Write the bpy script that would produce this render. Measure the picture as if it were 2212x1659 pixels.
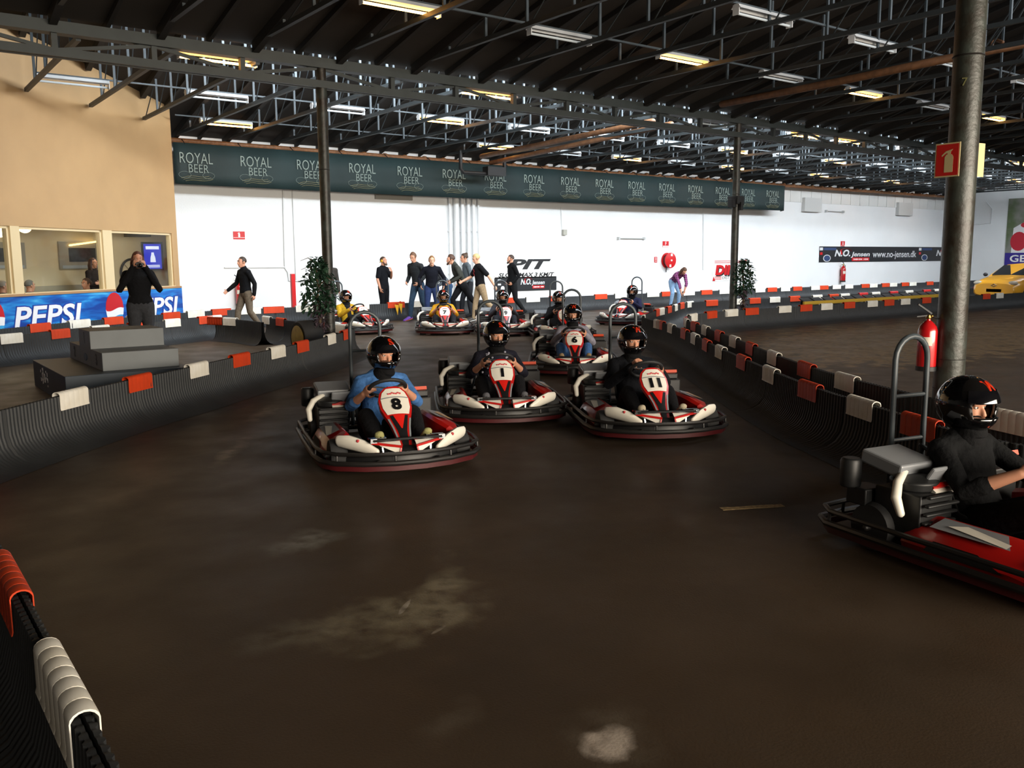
import bpy, math, random
from mathutils import Vector, Matrix, Quaternion
for o in list(bpy.data.objects): bpy.data.objects.remove(o)
SC = bpy.context.scene
COL = SC.collection
rnd = random.Random(7)
V3 = Vector
# ------------------------------------------------------------------ camera
# world: x along the long back wall, y towards it, z up; the viewer stands at the origin
FPX, CX, CY, EYE = 1900.0, 1106.0, 829.5, 1.65
pitch = math.atan((829.5-562)/FPX); roll = math.asin(.007/math.cos(pitch)); yaw = math.atan2(.597, .802)
Fh = V3((math.sin(yaw), math.cos(yaw), 0)); Rh = V3((math.cos(yaw), -math.sin(yaw), 0)); Zu = V3((0, 0, 1))
CF = Fh*math.cos(pitch)-Zu*math.sin(pitch); U0 = Fh*math.sin(pitch)+Zu*math.cos(pitch)
CR = Rh*math.cos(roll)-U0*math.sin(roll); CU = U0*math.cos(roll)+Rh*math.sin(roll)
OC = V3((0, 0, EYE))
cam = bpy.data.cameras.new('camera'); co = bpy.data.objects.new('camera', cam); COL.objects.link(co)
cam.sensor_width = 36; cam.lens = FPX/2212*36; cam.clip_start = .05; cam.clip_end = 300
co.matrix_world = Matrix(((CR.x, CU.x, -CF.x, 0), (CR.y, CU.y, -CF.y, 0), (CR.z, CU.z, -CF.z, EYE), (0, 0, 0, 1)))
SC.camera = co
def ray(x, y): return CF*FPX+CR*(x-CX)-CU*(y-CY)
def atz(x, y, z=0.0):            # the place at height z seen at a point of the photograph
    d = ray(x, y); return OC+d*((z-EYE)/d.z)
def aty(x, y, w):
    d = ray(x, y); return OC+d*(w/d.y)
def atx(x, y, w):
    d = ray(x, y); return OC+d*(w/d.x)
# ------------------------------------------------------------------ light and exposure
world = bpy.data.worlds.new('world'); SC.world = world; world.use_nodes = True
world.node_tree.nodes['Background'].inputs[0].default_value = (.6, .75, 1, 1)
world.node_tree.nodes['Background'].inputs[1].default_value = 0.0
SC.view_settings.view_transform = 'Standard'; SC.view_settings.look = 'None'
SC.view_settings.gamma = 1; SC.view_settings.use_curve_mapping = False; SC.view_settings.exposure = 0.0
def area(name, loc, sx, sy, target, power, color, spread=180):
    l = bpy.data.lights.new(name, 'AREA'); l.spread = math.radians(spread); l.shape = 'RECTANGLE'; l.size = sx; l.size_y = sy; l.energy = power; l.color = color
    o = bpy.data.objects.new(name, l); COL.objects.link(o); o.location = loc
    o.rotation_euler = (V3(target)-V3(loc)).to_track_quat('-Z', 'Y').to_euler()
    return o
# daylight through the north-light glazing above the middle girder and above the girder overhead
YW, YG, YG0, XR = 24.8, 14.7, 3.72, 49.8         # back wall, girder, girder overhead, right wall
ZE, KF = 4.97, .225                               # eave height and slope of the far roof
ZN, KN = 5.2, .22                                 # low edge and slope of the near roof
area('daylight_middle', (19.2, YG+.12, 5.95), 27.5, 1.2, (19.2, YG+8, 1.6), 5400, (.86, .94, 1))
area('daylight_middle_end', (39.5, YG+.12, 5.95), 12, 1.2, (39.5, YG+8, 1.6), 1900, (.86, .94, 1))
area('daylight_overhead', (27, YG0+.15, 6.4), 34, 1.9, (27, YG0+8, 2.0), 1500, (.9, .95, 1))
area('front_fill', (7, -7.7, 2.5), 18, 2.6, (6.5, 8, .5), 1550, (1, .88, .72), 100)    # warm fill lamp added behind the viewer to brighten the foreground
# ------------------------------------------------------------------ materials
def lin(h):
    h = h.lstrip('#'); c = [int(h[i:i+2], 16)/255 for i in (0, 2, 4)]
    return tuple(x/12.92 if x <= .04045 else ((x+.055)/1.055)**2.4 for x in c)+(1,)
MATS = {}
def mat(name, col, rough=.6, metal=0.0, noise=0.0, scale=8.0, bump=0.0, bscale=40.0, emit=0.0, coat=0.0, col2=None, spec=.5):
    if name in MATS: return MATS[name]
    m = bpy.data.materials.new(name); m.use_nodes = True; nt = m.node_tree; b = nt.nodes['Principled BSDF']
    c = lin(col); b.inputs['Base Color'].default_value = c; b.inputs['Roughness'].default_value = rough
    b.inputs['Metallic'].default_value = metal; b.inputs['Specular IOR Level'].default_value = spec
    if coat: b.inputs['Coat Weight'].default_value = coat; b.inputs['Coat Roughness'].default_value = .06
    if emit:
        b.inputs['Emission Color'].default_value = c; b.inputs['Emission Strength'].default_value = emit
    if noise or bump:
        tc = nt.nodes.new('ShaderNodeTexCoord')
    if noise:
        n = nt.nodes.new('ShaderNodeTexNoise'); n.inputs['Scale'].default_value = scale; n.inputs['Detail'].default_value = 5
        nt.links.new(tc.outputs['Object'], n.inputs['Vector'])
        r = nt.nodes.new('ShaderNodeValToRGB'); c2 = lin(col2) if col2 else tuple(x*(1-noise) for x in c[:3])+(1,)
        r.color_ramp.elements[0].position = .35; r.color_ramp.elements[1].position = .68
        r.color_ramp.elements[0].color = c2; r.color_ramp.elements[1].color = c
        nt.links.new(n.outputs['Fac'], r.inputs['Fac']); nt.links.new(r.outputs['Color'], b.inputs['Base Color'])
    if bump:
        n2 = nt.nodes.new('ShaderNodeTexNoise'); n2.inputs['Scale'].default_value = bscale; n2.inputs['Detail'].default_value = 4
        nt.links.new(tc.outputs['Object'], n2.inputs['Vector'])
        bp = nt.nodes.new('ShaderNodeBump'); bp.inputs['Strength'].default_value = bump; bp.inputs['Distance'].default_value = .02
        nt.links.new(n2.outputs['Fac'], bp.inputs['Height']); nt.links.new(bp.outputs['Normal'], b.inputs['Normal'])
    MATS[name] = m; return m
def cloth(col, noise=.25): return mat('cloth_'+col, col, .9, 0, noise, 22, .5, 30, spec=.2)
def plain(col, rough=.55): return mat('plain_%s_%d' % (col, rough*100), col, rough)
# ------------------------------------------------------------------ mesh building
def perp(d):
    a = V3((0, 0, 1)) if abs(d.z) < .9 else V3((0, 1, 0))
    return d.cross(a).normalized()
class MB:
    def __init__(s): s.v = []; s.f = []; s.mi = []; s.m = 0
    def add(s, vs, fs):
        o = len(s.v); s.v += [tuple(p) for p in vs]
        for f in fs: s.f.append(tuple(i+o for i in f)); s.mi.append(s.m)
        return s
    def box(s, c, d, M=None):
        x, y, z = d[0]/2, d[1]/2, d[2]/2
        vs = [V3((a*x, b*y, e*z)) for a in (-1, 1) for b in (-1, 1) for e in (-1, 1)]
        if M is not None: vs = [M @ p for p in vs]
        c = V3(c); vs = [p+c for p in vs]
        return s.add(vs, [(0, 1, 3, 2), (4, 6, 7, 5), (0, 4, 5, 1), (2, 3, 7, 6), (0, 2, 6, 4), (1, 5, 7, 3)])
    def box2(s, a, b):
        return s.box([(a[i]+b[i])/2 for i in range(3)], [abs(b[i]-a[i]) for i in range(3)])
    def bar(s, p, q, w, h=None, up=None):
        p, q = V3(p), V3(q); d = (q-p); L = d.length; d.normalize(); h = h or w
        u = V3(up) if up else (V3((0, 0, 1)) if abs(d.z) < .95 else V3((0, 1, 0)))
        x = d.cross(u).normalized(); z = x.cross(d)
        M = Matrix((x, d, z)).transposed()
        return s.box((p+q)/2, (w, L, h), M)
    def tube(s, pts, rad, n=10, side=None, caps=True, closed=False):
        pts = [V3(p) for p in pts]; N = len(pts)
        if not isinstance(rad, (list, tuple)): rad = [rad]*N
        rad = [(r if isinstance(r, (list, tuple)) else (r, r)) for r in rad]
        T = []
        for i in range(N):
            if closed: t = pts[(i+1) % N]-pts[i-1]
            else: t = pts[min(i+1, N-1)]-pts[max(i-1, 0)]
            T.append(t.normalized() if t.length > 1e-9 else V3((0, 0, 1)))
        if caps and not closed:           # rounded ends
            P, R, TT = [], [], []
            for k in (.98, .7, .38): 
                r = rad[0]; m = min(r); P.append(pts[0]-T[0]*m*k); q = math.sqrt(1-k*k); R.append((r[0]*q, r[1]*q)); TT.append(T[0])
            P += pts; R += rad; TT += T
            for k in (.38, .7, .98):
                r = rad[-1]; m = min(r); P.append(pts[-1]+T[-1]*m*k); q = math.sqrt(1-k*k); R.append((r[0]*q, r[1]*q)); TT.append(T[-1])
            pts, rad, T = P, R, TT; N = len(pts)
        x = None; vs = []
        for i in range(N):
            t = T[i]
            if side is not None: x = V3(side)-t*V3(side).dot(t); x = x.normalized() if x.length > 1e-6 else perp(t)
            elif x is None: x = perp(t)
            else:
                x = x-t*x.dot(t); x = x.normalized() if x.length > 1e-6 else perp(t)
            y = t.cross(x)
            for k in range(n):
                a = 2*math.pi*k/n; vs.append(pts[i]+x*rad[i][0]*math.cos(a)+y*rad[i][1]*math.sin(a))
        fs = []
        for i in range(N if closed else N-1):
            j = (i+1) % N
            for k in range(n):
                l = (k+1) % n; fs.append((i*n+k, i*n+l, j*n+l, j*n+k))
        if not closed: fs.append(tuple(reversed(range(n)))); fs.append(tuple((N-1)*n+k for k in range(n)))
        return s.add(vs, fs)
    def ball(s, c, r, n=12, M=None):
        if not isinstance(r, (list, tuple)): r = (r, r, r)
        c = V3(c); m = n//2+1; vs = []
        for i in range(1, m):
            th = math.pi*i/m
            for k in range(n):
                ph = 2*math.pi*k/n
                p = V3((r[0]*math.sin(th)*math.cos(ph), r[1]*math.sin(th)*math.sin(ph), r[2]*math.cos(th)))
                vs.append((M @ p if M is not None else p)+c)
        a = V3((0, 0, r[2])); b = V3((0, 0, -r[2]))
        if M is not None: a, b = M @ a, M @ b
        vs += [a+c, b+c]; t, bt = len(vs)-2, len(vs)-1; fs = []
        for i in range(m-2):
            for k in range(n): l = (k+1) % n; fs.append((i*n+k, (i+1)*n+k, (i+1)*n+l, i*n+l))
        for k in range(n):
            l = (k+1) % n; fs.append((t, k, l)); fs.append((bt, (m-2)*n+l, (m-2)*n+k))
        return s.add(vs, fs)
    def lathe(s, prof, n=20, c=(0, 0, 0), M=None):
        c = V3(c); vs = []; N = len(prof)
        for r, z in prof:
            for k in range(n):
                a = 2*math.pi*k/n; p = V3((r*math.cos(a), r*math.sin(a), z)); vs.append((M @ p if M is not None else p)+c)
        fs = [(i*n+k, i*n+(k+1) % n, (i+1)*n+(k+1) % n, (i+1)*n+k) for i in range(N-1) for k in range(n)]
        fs.append(tuple(reversed(range(n)))); fs.append(tuple((N-1)*n+k for k in range(n)))
        return s.add(vs, fs)
    def prism(s, poly, fn, d0, d1):        # poly of 2D points, fn(a,b,depth) gives the place
        n = len(poly); vs = [fn(a, b, d0) for a, b in poly]+[fn(a, b, d1) for a, b in poly]
        fs = [tuple(reversed(range(n))), tuple(range(n, 2*n))]+[(i, (i+1) % n, n+(i+1) % n, n+i) for i in range(n)]
        return s.add(vs, fs)
    def loft(s, rows, close=False):
        n = len(rows[0]); vs = [p for r in rows for p in r]
        fs = [(i*n+k, i*n+(k+1) % n, (i+1)*n+(k+1) % n, (i+1)*n+k) for i in range(len(rows)-1) for k in range(n if close else n-1)]
        return s.add(vs, fs)
    def mesh(s, name, mats, smooth=.7):
        me = bpy.data.meshes.new(name); me.from_pydata(s.v, [], s.f)
        for m in (mats if isinstance(mats, (list, tuple)) else [mats]): me.materials.append(m)
        if any(s.mi): me.polygons.foreach_set('material_index', s.mi)
        me.update()
        if smooth:
            me.shade_smooth()
            try: me.set_sharp_from_angle(angle=smooth)
            except Exception: pass
        return me
    def build(s, name, mats, parent=None, smooth=.7, bevel=0.0, remesh=0.0, sub=0, smoothing=4):
        o = bpy.data.objects.new(name, s.mesh(name, mats, smooth)); COL.objects.link(o)
        if parent is not None: o.parent = parent
        if bevel:
            b = o.modifiers.new('bevel', 'BEVEL'); b.width = bevel; b.segments = 2; b.limit_method = 'ANGLE'; b.angle_limit = .6
        if sub:
            b = o.modifiers.new('sub', 'SUBSURF'); b.levels = sub; b.render_levels = sub
        if remesh:
            b = o.modifiers.new('remesh', 'REMESH'); b.mode = 'VOXEL'; b.voxel_size = remesh; b.use_smooth_shade = True
            if smoothing:
                b = o.modifiers.new('smooth', 'SMOOTH'); b.factor = .5; b.iterations = smoothing
        return o
def tag(o, label, cat, group=None, kind=None):
    o['label'] = label; o['category'] = cat
    if group: o['group'] = group
    if kind: o['kind'] = kind
    return o
def struct(o): o['kind'] = 'structure'; return o
def thing(name, label, cat, loc=(0, 0, 0), rz=0.0, group=None):
    o = bpy.data.objects.new(name, None); COL.objects.link(o); o.empty_display_size = .1
    o.location = loc; o.rotation_euler = (0, 0, rz); return tag(o, label, cat, group)
def dup(o, parent=None, skip=()):
    c = o.copy(); COL.objects.link(c)
    if parent is not None: c.parent = parent
    for ch in list(o.children):
        if ch.name.split('.')[0] not in skip: dup(ch, c, skip)
    return c
def dupt(o, loc, rz, label, group=None, skip=()):
    c = dup(o, None, skip); c.location = loc; c.rotation_euler = (0, 0, rz); c['label'] = label
    if group: c['group'] = group
    return c
def frame(origin, xdir, ydir, mirror=False):
    x = V3(xdir).normalized(); y = V3(ydir); y = (y-x*y.dot(x)).normalized(); z = x.cross(y); o = V3(origin)
    return Matrix(((x.x, y.x, z.x, o.x), (x.y, y.y, z.y, o.y), (x.z, y.z, z.z, o.z), (0, 0, 0, 1)))
def textmesh(txt, size, depth=.004, offset=0.0, shear=0.0, spacing=1.0, width=None, align='CENTER', res=3):
    cu = bpy.data.curves.new('txt', 'FONT'); cu.body = txt; cu.size = size; cu.extrude = depth/2; cu.offset = offset; cu.shear = shear
    cu.space_character = spacing; cu.align_x = align; cu.align_y = 'CENTER'; cu.resolution_u = res
    o = bpy.data.objects.new('txt', cu); COL.objects.link(o)
    bpy.context.view_layer.update()
    dg = bpy.context.evaluated_depsgraph_get(); me = bpy.data.meshes.new_from_object(o.evaluated_get(dg))
    vs = [v.co.copy() for v in me.vertices]; fs = [tuple(p.vertices) for p in me.polygons]
    bpy.data.objects.remove(o); bpy.data.curves.remove(cu); bpy.data.meshes.remove(me)
    if width and vs:
        w = max(v.x for v in vs)-min(v.x for v in vs); k = width/w
        for v in vs: v.x *= k
    return vs, fs
def addtext(mb, txt, M, size, **kw):
    vs, fs = textmesh(txt, size, **kw); mb.add([M @ v for v in vs], fs); return mb
def ordinal(i):
    return ['first', 'second', 'third', 'fourth', 'fifth', 'sixth', 'seventh', 'eighth', 'ninth', 'tenth', 'eleventh', 'twelfth', 'thirteenth', 'fourteenth',
            'fifteenth', 'sixteenth', 'seventeenth', 'eighteenth', 'nineteenth', 'twentieth', 'twenty-first', 'twenty-second', 'twenty-third', 'twenty-fourth', 'twenty-fifth', 'twenty-sixth'][i]
def facing(p, deg):            # direction: 0 looks at the viewer, positive turns to the viewer's right
    d = V3((-p[0], -p[1], 0)).normalized(); l = -d; r = V3((l.y, -l.x, 0)); a = math.radians(deg)
    return d*math.cos(a)+r*math.sin(a)
def rzof(h): return math.atan2(-h.x, h.y)
# ------------------------------------------------------------------ the hall
M_roof = mat('roof_boards', '#272019', .85, 0, .35, 1.2)
M_raft = mat('rafter_paint', '#161310', .7)
M_steel = mat('grey_steel', '#3a444a', .55, 0, .2, 6)
M_tie = mat('tie_steel', '#2c3133', .55, 0, .2, 6)
M_gird = mat('girder_paint', '#333a3a', .55, 0, .25, 3)
M_white = mat('white_wall', '#e9ebec', .75, 0, .05, .6, .15, 30)
M_cream = mat('cream_wall', '#b9966a', .55, 0, .08, 1.5)
M_post = mat('cream_paint', '#d8c39a', .5)
def floor_material():
    m = bpy.data.materials.new('floor_asphalt'); m.use_nodes = True; nt = m.node_tree; N = nt.nodes; L = nt.links; b = N['Principled BSDF']
    tc = N.new('ShaderNodeTexCoord')
    def noise(scale, detail=6, w=None):
        n = N.new('ShaderNodeTexNoise'); n.inputs['Scale'].default_value = scale; n.inputs['Detail'].default_value = detail
        L.new(tc.outputs['Object'], n.inputs['Vector']); return n
    def ramp(src, p0, p1, c0=(0, 0, 0, 1), c1=(1, 1, 1, 1)):
        r = N.new('ShaderNodeValToRGB'); r.color_ramp.elements[0].position = p0; r.color_ramp.elements[1].position = p1
        r.color_ramp.elements[0].color = c0; r.color_ramp.elements[1].color = c1; L.new(src, r.inputs['Fac']); return r
    base = ramp(noise(1.3).outputs['Fac'], .3, .7, lin('#382c1f'), lin('#443628'))
    grain = noise(90, 2); g = N.new('ShaderNodeMix'); g.data_type = 'RGBA'; g.blend_type = 'MULTIPLY'; g.inputs['Factor'].default_value = .35
    gr = ramp(grain.outputs['Fac'], .3, .7, (.55, .55, .55, 1), (1, 1, 1, 1))
    L.new(base.outputs['Color'], g.inputs['A']); L.new(gr.outputs['Color'], g.inputs['B']); cur = g.outputs['Result']
    # worn patches: (x, y, rx, ry, angle, colour, amount, cut)
    wob = noise(3.2, 6); wob2 = noise(9, 5)
    def patch(px, py, rx, ry, ang, col, amt, cut=.5):
        nonlocal cur
        p = atz(px, py)
        mp = N.new('ShaderNodeMapping'); mp.vector_type = 'TEXTURE'; mp.inputs['Location'].default_value = p; mp.inputs['Rotation'].default_value = (0, 0, ang); mp.inputs['Scale'].default_value = (rx, ry, 1)
        L.new(tc.outputs['Object'], mp.inputs['Vector'])
        ln = N.new('ShaderNodeVectorMath'); ln.operation = 'LENGTH'; L.new(mp.outputs['Vector'], ln.inputs[0])
        a = N.new('ShaderNodeMath'); a.operation = 'MULTIPLY_ADD'; L.new(wob.outputs['Fac'], a.inputs[0]); a.inputs[1].default_value = 2.2; a.inputs[2].default_value = -1.1
        c = N.new('ShaderNodeMath'); c.operation = 'ADD'; L.new(ln.outputs['Value'], c.inputs[0]); L.new(a.outputs[0], c.inputs[1])
        r = ramp(c.outputs[0], cut, 1.0, (1, 1, 1, 1), (0, 0, 0, 1))
        d = N.new('ShaderNodeMath'); d.operation = 'MULTIPLY'; L.new(r.outputs['Color'], d.inputs[0])
        r2 = ramp(wob2.outputs['Fac'], .3, .6); L.new(r2.outputs['Color'], d.inputs[1])
        e = N.new('ShaderNodeMath'); e.operation = 'MULTIPLY'; L.new(d.outputs[0], e.inputs[0]); e.inputs[1].default_value = amt
        mx = N.new('ShaderNodeMix'); mx.data_type = 'RGBA'; L.new(e.outputs[0], mx.inputs['Factor']); L.new(cur, mx.inputs['A']); mx.inputs['B'].default_value = lin(col); cur = mx.outputs['Result']
    patch(660, 1170, .30, .22, .5, '#77756c', .75, .2)
    patch(860, 1330, .55, .34, .2, '#7d7560', .75, .2)
    patch(960, 1270, .6, .12, .95, '#7d7560', .65, .2)
    patch(600, 1375, .25, .16, .3, '#5c564a', .5, .2)
    patch(500, 975, .75, .10, 1.0, '#8a7d6b', .7, .1)
    patch(575, 888, .7, .12, 1.0, '#8a7d6b', .7, .1)
    patch(965, 1560, .22, .12, .5, '#5a5145', .4, .2)
    patch(1310, 1600, .30, .22, .3, '#5f564a', .5, .2)
    patch(1310, 1610, .13, .10, .2, '#a89c90', 1.0, .55)
    patch(875, 1310, .10, .014, .75, '#a59c8e', .8, .7)
    patch(945, 1362, .06, .012, .4, '#9c9384', .7, .7)
    patch(1990, 730, 6.5, 2.6, .1, '#7a6343', .8, .9); patch(330, 755, 2.2, 1.0, .5, '#5e5040', .5, .8)
    L.new(cur, b.inputs['Base Color'])
    rr = ramp(noise(2.0).outputs['Fac'], .3, .7, (.42, .42, .42, 1), (.6, .6, .6, 1)); L.new(rr.outputs['Color'], b.inputs['Roughness'])
    bp = N.new('ShaderNodeBump'); bp.inputs['Strength'].default_value = .25; bp.inputs['Distance'].default_value = .004
    L.new(grain.outputs['Fac'], bp.inputs['Height']); L.new(bp.outputs['Normal'], b.inputs['Normal']); b.inputs['Specular IOR Level'].default_value = .45
    return m
b = MB(); b.box2((-14, -8, -.1), (XR+.3, YW+.3, 0)); struct(b.build('floor', floor_material(), smooth=0))
def zfar(y): return ZE+KF*(YW-y)
def znear(y): return ZN+KN*(YG-y)
def zback(y): return ZN+KN*(YG0-y)
# ceiling: three saw-teeth, boards on rafters
b = MB()
def slab(y0, y1, fn, x0, x1, t=.12):
    b.add([(x0, y0, fn(y0)), (x1, y0, fn(y0)), (x1, y1, fn(y1)), (x0, y1, fn(y1)), (x0, y0, fn(y0)+t), (x1, y0, fn(y0)+t), (x1, y1, fn(y1)+t), (x0, y1, fn(y1)+t)],
          [(0, 1, 2, 3), (7, 6, 5, 4), (0, 4, 5, 1), (1, 5, 6, 2), (2, 6, 7, 3), (3, 7, 4, 0)])
slab(YG-.05, YW+.3, zfar, -14, XR+.3); slab(YG0-.05, YG, znear, -14, XR+.3); slab(-8.2, YG0, zback, -14, XR+.3)
ceil = struct(b.build('ceiling', M_roof, smooth=0))
TX, TS = 3.03, 1.378                # first far truss and their spacing
def rafters(x0, step, n, ya, yb, fn, w, h, name='rafter'):
    for i in range(n):
        r = MB(); x = x0+i*step; r.bar((x, ya, fn(ya)-h/2-.003), (x, yb, fn(yb)-h/2-.003), w, h); r.build(name, M_raft, ceil, smooth=0)
rafters(TX+TS*2.5, TS, 31, YG+.1, YW-.05, zfar, .06, .09)
rafters(1.9, 1.5, 29, YG0+3, YG-.05, znear, .06, .09)
# walls
M_glaze = mat('skylight_glass', '#cfe0ee', .4)
b = MB(); b.box2((-14, YW, 0), (XR+.3, YW+.3, ZE+.3)); wb = struct(b.build('wall_back', M_white, smooth=0))
b = MB()
for i in range(22):                                  # row of thin panels under the eave
    x = 32.5+i*.785; b.box2((x+.012, YW-.03, 4.16), (x+.773, YW+.02, 4.84))
p = b.build('panel_row', mat('panel_grey', '#d9d9d6', .7), wb, smooth=0)
def gable(x0, x1, name, m):
    b = MB(); pr = [(-8.2, 0), (YW+.3, 0), (YW+.3, zfar(YW)+.1), (YG, zfar(YG)+.1), (YG, znear(YG)+.1), (YG0, znear(YG0)+.1), (YG0, zback(YG0)+.1), (-8.2, zback(-8.2)+.1)]
    b.prism(pr, lambda a, c, d: V3((d, a, c)), x0, x1); return struct(b.build(name, m, smooth=0))
wr = gable(XR, XR+.3, 'wall_right', M_white); gable(-14.3, -14, 'wall_left', M_white)
b = MB(); b.box2((-14, -8.2, 0), (XR, -8, 8)); struct(b.build('wall_front', mat('dim_wall', '#8a8378', .8), smooth=0))
for k, (y, z0, z1) in enumerate(((YG, ZN+.13, zfar(YG)), (YG0, ZN+.13, znear(YG0)))):
    w = thing('window_%d' % (k+8), 'long strip of roof glazing above the %s girder' % ('middle' if k == 0 else 'overhead'), 'window'); w['kind'] = 'structure'
    b = MB(); b.box2((-14, y-.02, z0), (XR, y-.01, z1)); b.build('pane', M_glaze, w, smooth=0)
    b = MB()
    for i in range(40): b.box2((-13.5+i*1.5, y-.03, z0), (-13.44+i*1.5, y+.02, z1))
    b.box2((-14, y-.03, z0-.05), (XR, y+.02, z0+.02)); b.build('window_frame', M_gird, w, smooth=0)
w = thing('window_10', 'row of tall windows in the wall behind the viewer', 'window'); w['kind'] = 'structure'  # unseen glazing, added only to go with the fill lamp
b = MB(); b.box2((-2, -7.995, 1.2), (16, -7.985, 3.8)); b.build('pane', M_glaze, w, smooth=0)
b = MB()
for i in range(10): b.box2((-2.03+i*2, -8, 1.2), (-1.97+i*2, -7.96, 3.8))
b.build('window_frame', M_gird, w, smooth=0)
# brown pipe along the eave, and white eave board
b = MB(); b.box2((6.4, YW-.14, ZE-.05), (XR, YW-.04, ZE+.03)); struct(b.build('trim_1', mat('white_trim', '#e6e8ea', .6), smooth=0))
b = MB(); b.tube([(6.75, YW-.5, ZE-.14), (26, YW-.5, ZE-.2), (XR-.05, YW-.5, ZE-.16)], .065, 12)
for i in range(60): b.tube([(7.0+i*.7, YW-.5, ZE-.145), (7.06+i*.7, YW-.5, ZE-.145)], .071, 12)
tag(b.build('eave_pipe', mat('brown_pipe', '#8a5c38', .6, 0, .4, 12)), 'long brown lagged pipe along the eave of the back wall', 'pipe')
b = MB(); b.tube([aty(1040, 338, 22.3)+V3((0, 0, .0)), aty(1410, 262, 15.6)], .07, 10)
tag(b.build('roof_pipe', mat('rust_pipe', '#6e4a2f', .6, 0, .4, 9)), 'brown pipe crossing the roof space between the girder and the green banner', 'pipe')
b = MB(); b.tube([aty(1060, 352, 23.2), aty(1450, 268, 16)], .07, 10)
tag(b.build('roof_pipe', MATS['rust_pipe']), 'darker brown pipe crossing under the roof just below the first roof pipe', 'pipe')
b = MB(); b.tube([aty(1560, 225, 13.6), aty(1812, 176, 10.6), aty(2060, 124, 8.4), aty(2300, 78, 7.0)], .075, 10)
b.tube([aty(2142, 104, 7.9), aty(2144, 92, 7.9), aty(2150, 86, 7.9), aty(2166, 91, 7.7)], .03, 8)
tag(b.build('roof_pipe', MATS['rust_pipe']), 'brown pipe passing behind the column with the fire extinguisher', 'pipe')
# ------------------------------------------------------------------ girder and columns
def girder(name, y, label):
    t = thing(name, label, 'girder')
    zt, zb = 5.13, 4.68
    b = MB(); b.box2((-13.9, y-.10, zt-.17), (XR, y+.10, zt)); b.build('top_chord', M_gird, t, smooth=0)
    b = MB(); b.box2((-13.9, y-.10, zb-.05), (XR, y-.03, zb+.07)); b.box2((-13.9, y+.03, zb-.05), (XR, y+.10, zb+.07)); b.build('bottom_chord', M_gird, t, smooth=0)
    x = 6.85-11.15
    st = 11.15/8
    xs = [x+st*i for i in range(0, 37)]
    for i, q in enumerate(xs):
        if q > XR-1: break
        b = MB(); b.box2((q-.04, y-.05, zb), (q+.04, y+.05, zt-.1)); b.build('post', M_gird, t, smooth=0)
        a, c = (zt-.16, zb+.05) if i % 2 == 0 else (zb+.05, zt-.16)
        b = MB(); b.bar((q, y, a), (q+st, y, c), .05, .05); b.build('diagonal', M_gird, t, smooth=0)
    return t
girder('lattice_girder', YG, 'long dark steel lattice girder carried on the two round columns')
M_colm = mat('column_paint', '#363c37', .42, 0, .45, 7, .2, 25, col2='#241c13')
def column(x, y, r, label, bracket=False, num=False):
    t = thing('column', label, 'column', (x, y, 0))
    b = MB(); b.lathe([(r*1.05, 0), (r*1.05, .9), (r, 1.2), (r, 4.66), (r*.9, 5.1)], 28); b.build('shaft', M_colm, t)
    b = MB()
    for z in (.55, .8, 3.25): b.lathe([(r*1.02, z-.006), (r*1.075, z), (r*1.02, z+.008)], 28)
    b.build('band', mat('band_dark', '#1d1a17', .6), t)
    b = MB(); b.box2((-.2, -.09, 4.64), (.2, .09, 4.70)); b.build('head_plate', M_gird, t, smooth=0)
    if bracket:
        b = MB(); b.box2((-.13, -.16, 3.0), (.13, .16, 3.2)); b.box2((-.2, -.1, 2.92), (-.08, .1, 3.12)); b.box2((.08, -.1, 2.98), (.2, .1, 3.2)); b.box2((-.03, -.2, 2.85), (.05, -.1, 3.05)); b.build('bracket', mat('black_box', '#17181a', .6), t, smooth=0, bevel=.01)
    return t
column(6.85, YG, .092, 'slim dark column inside the hairpin barrier beside the trailing plant')
column(18.0, YG, .092, 'slim dark column farther along the girder with a black bracket and a plant', True)
c3 = column(7.39, YG0, .115, 'thick worn column near the viewer carrying a red fire extinguisher')
b = MB(); d = V3((-7.39, -3.72, 0)).normalized(); sd = V3((-d.y, d.x, 0))
pc = atx(2078, 182, 7.35); pc = V3((7.39, 3.72, pc.z))+d*.117
addtext(b, '7', frame(pc-sd*.02, (-sd if sd.dot(CR) < 0 else sd), (0, 0, 1)), .09, depth=.003); b.v = [tuple(V3(v)-V3((7.39, 3.72, 0))) for v in b.v]
b.build('painted_number', mat('faded_yellow', '#57552c', .7), c3, smooth=0)
# ------------------------------------------------------------------ roof trusses
W0 = V3((5.34*1.085, 20.4*1.085, 0))
def yellow_y(x): return W0[1]+(x-W0[0])/.765*.644
def truss(x, ya, yb, fn, zc, step, label, group):
    t = thing('roof_truss', label, 'roof truss', (x, 0, 0), 0, group)
    b = MB(); b.bar((0, ya, fn(ya)-.09), (0, yb, fn(yb)-.09), .11, .17); b.build('rafter', M_raft, t, smooth=0)
    yc = yb
    b = MB(); b.box2((-.035, ya, zc-.035), (.035, yc, zc+.035)); b.build('tie_beam', M_tie, t, smooth=0)
    y = ya+step*.5; prev = None
    while y < yb-.4:
        z = fn(y)-.17
        if z-zc > .1:
            b = MB(); b.box2((-.022, y-.018, zc), (.022, y+.018, z)); b.build('hanger', M_steel, t, smooth=0)
            if y+step < yb: b = MB(); b.bar((0, y+step*.9, zc+.02), (0, y, z), .018); b.build('brace', M_tie, t, smooth=0)
        y += step
    return t
proto = None
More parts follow.
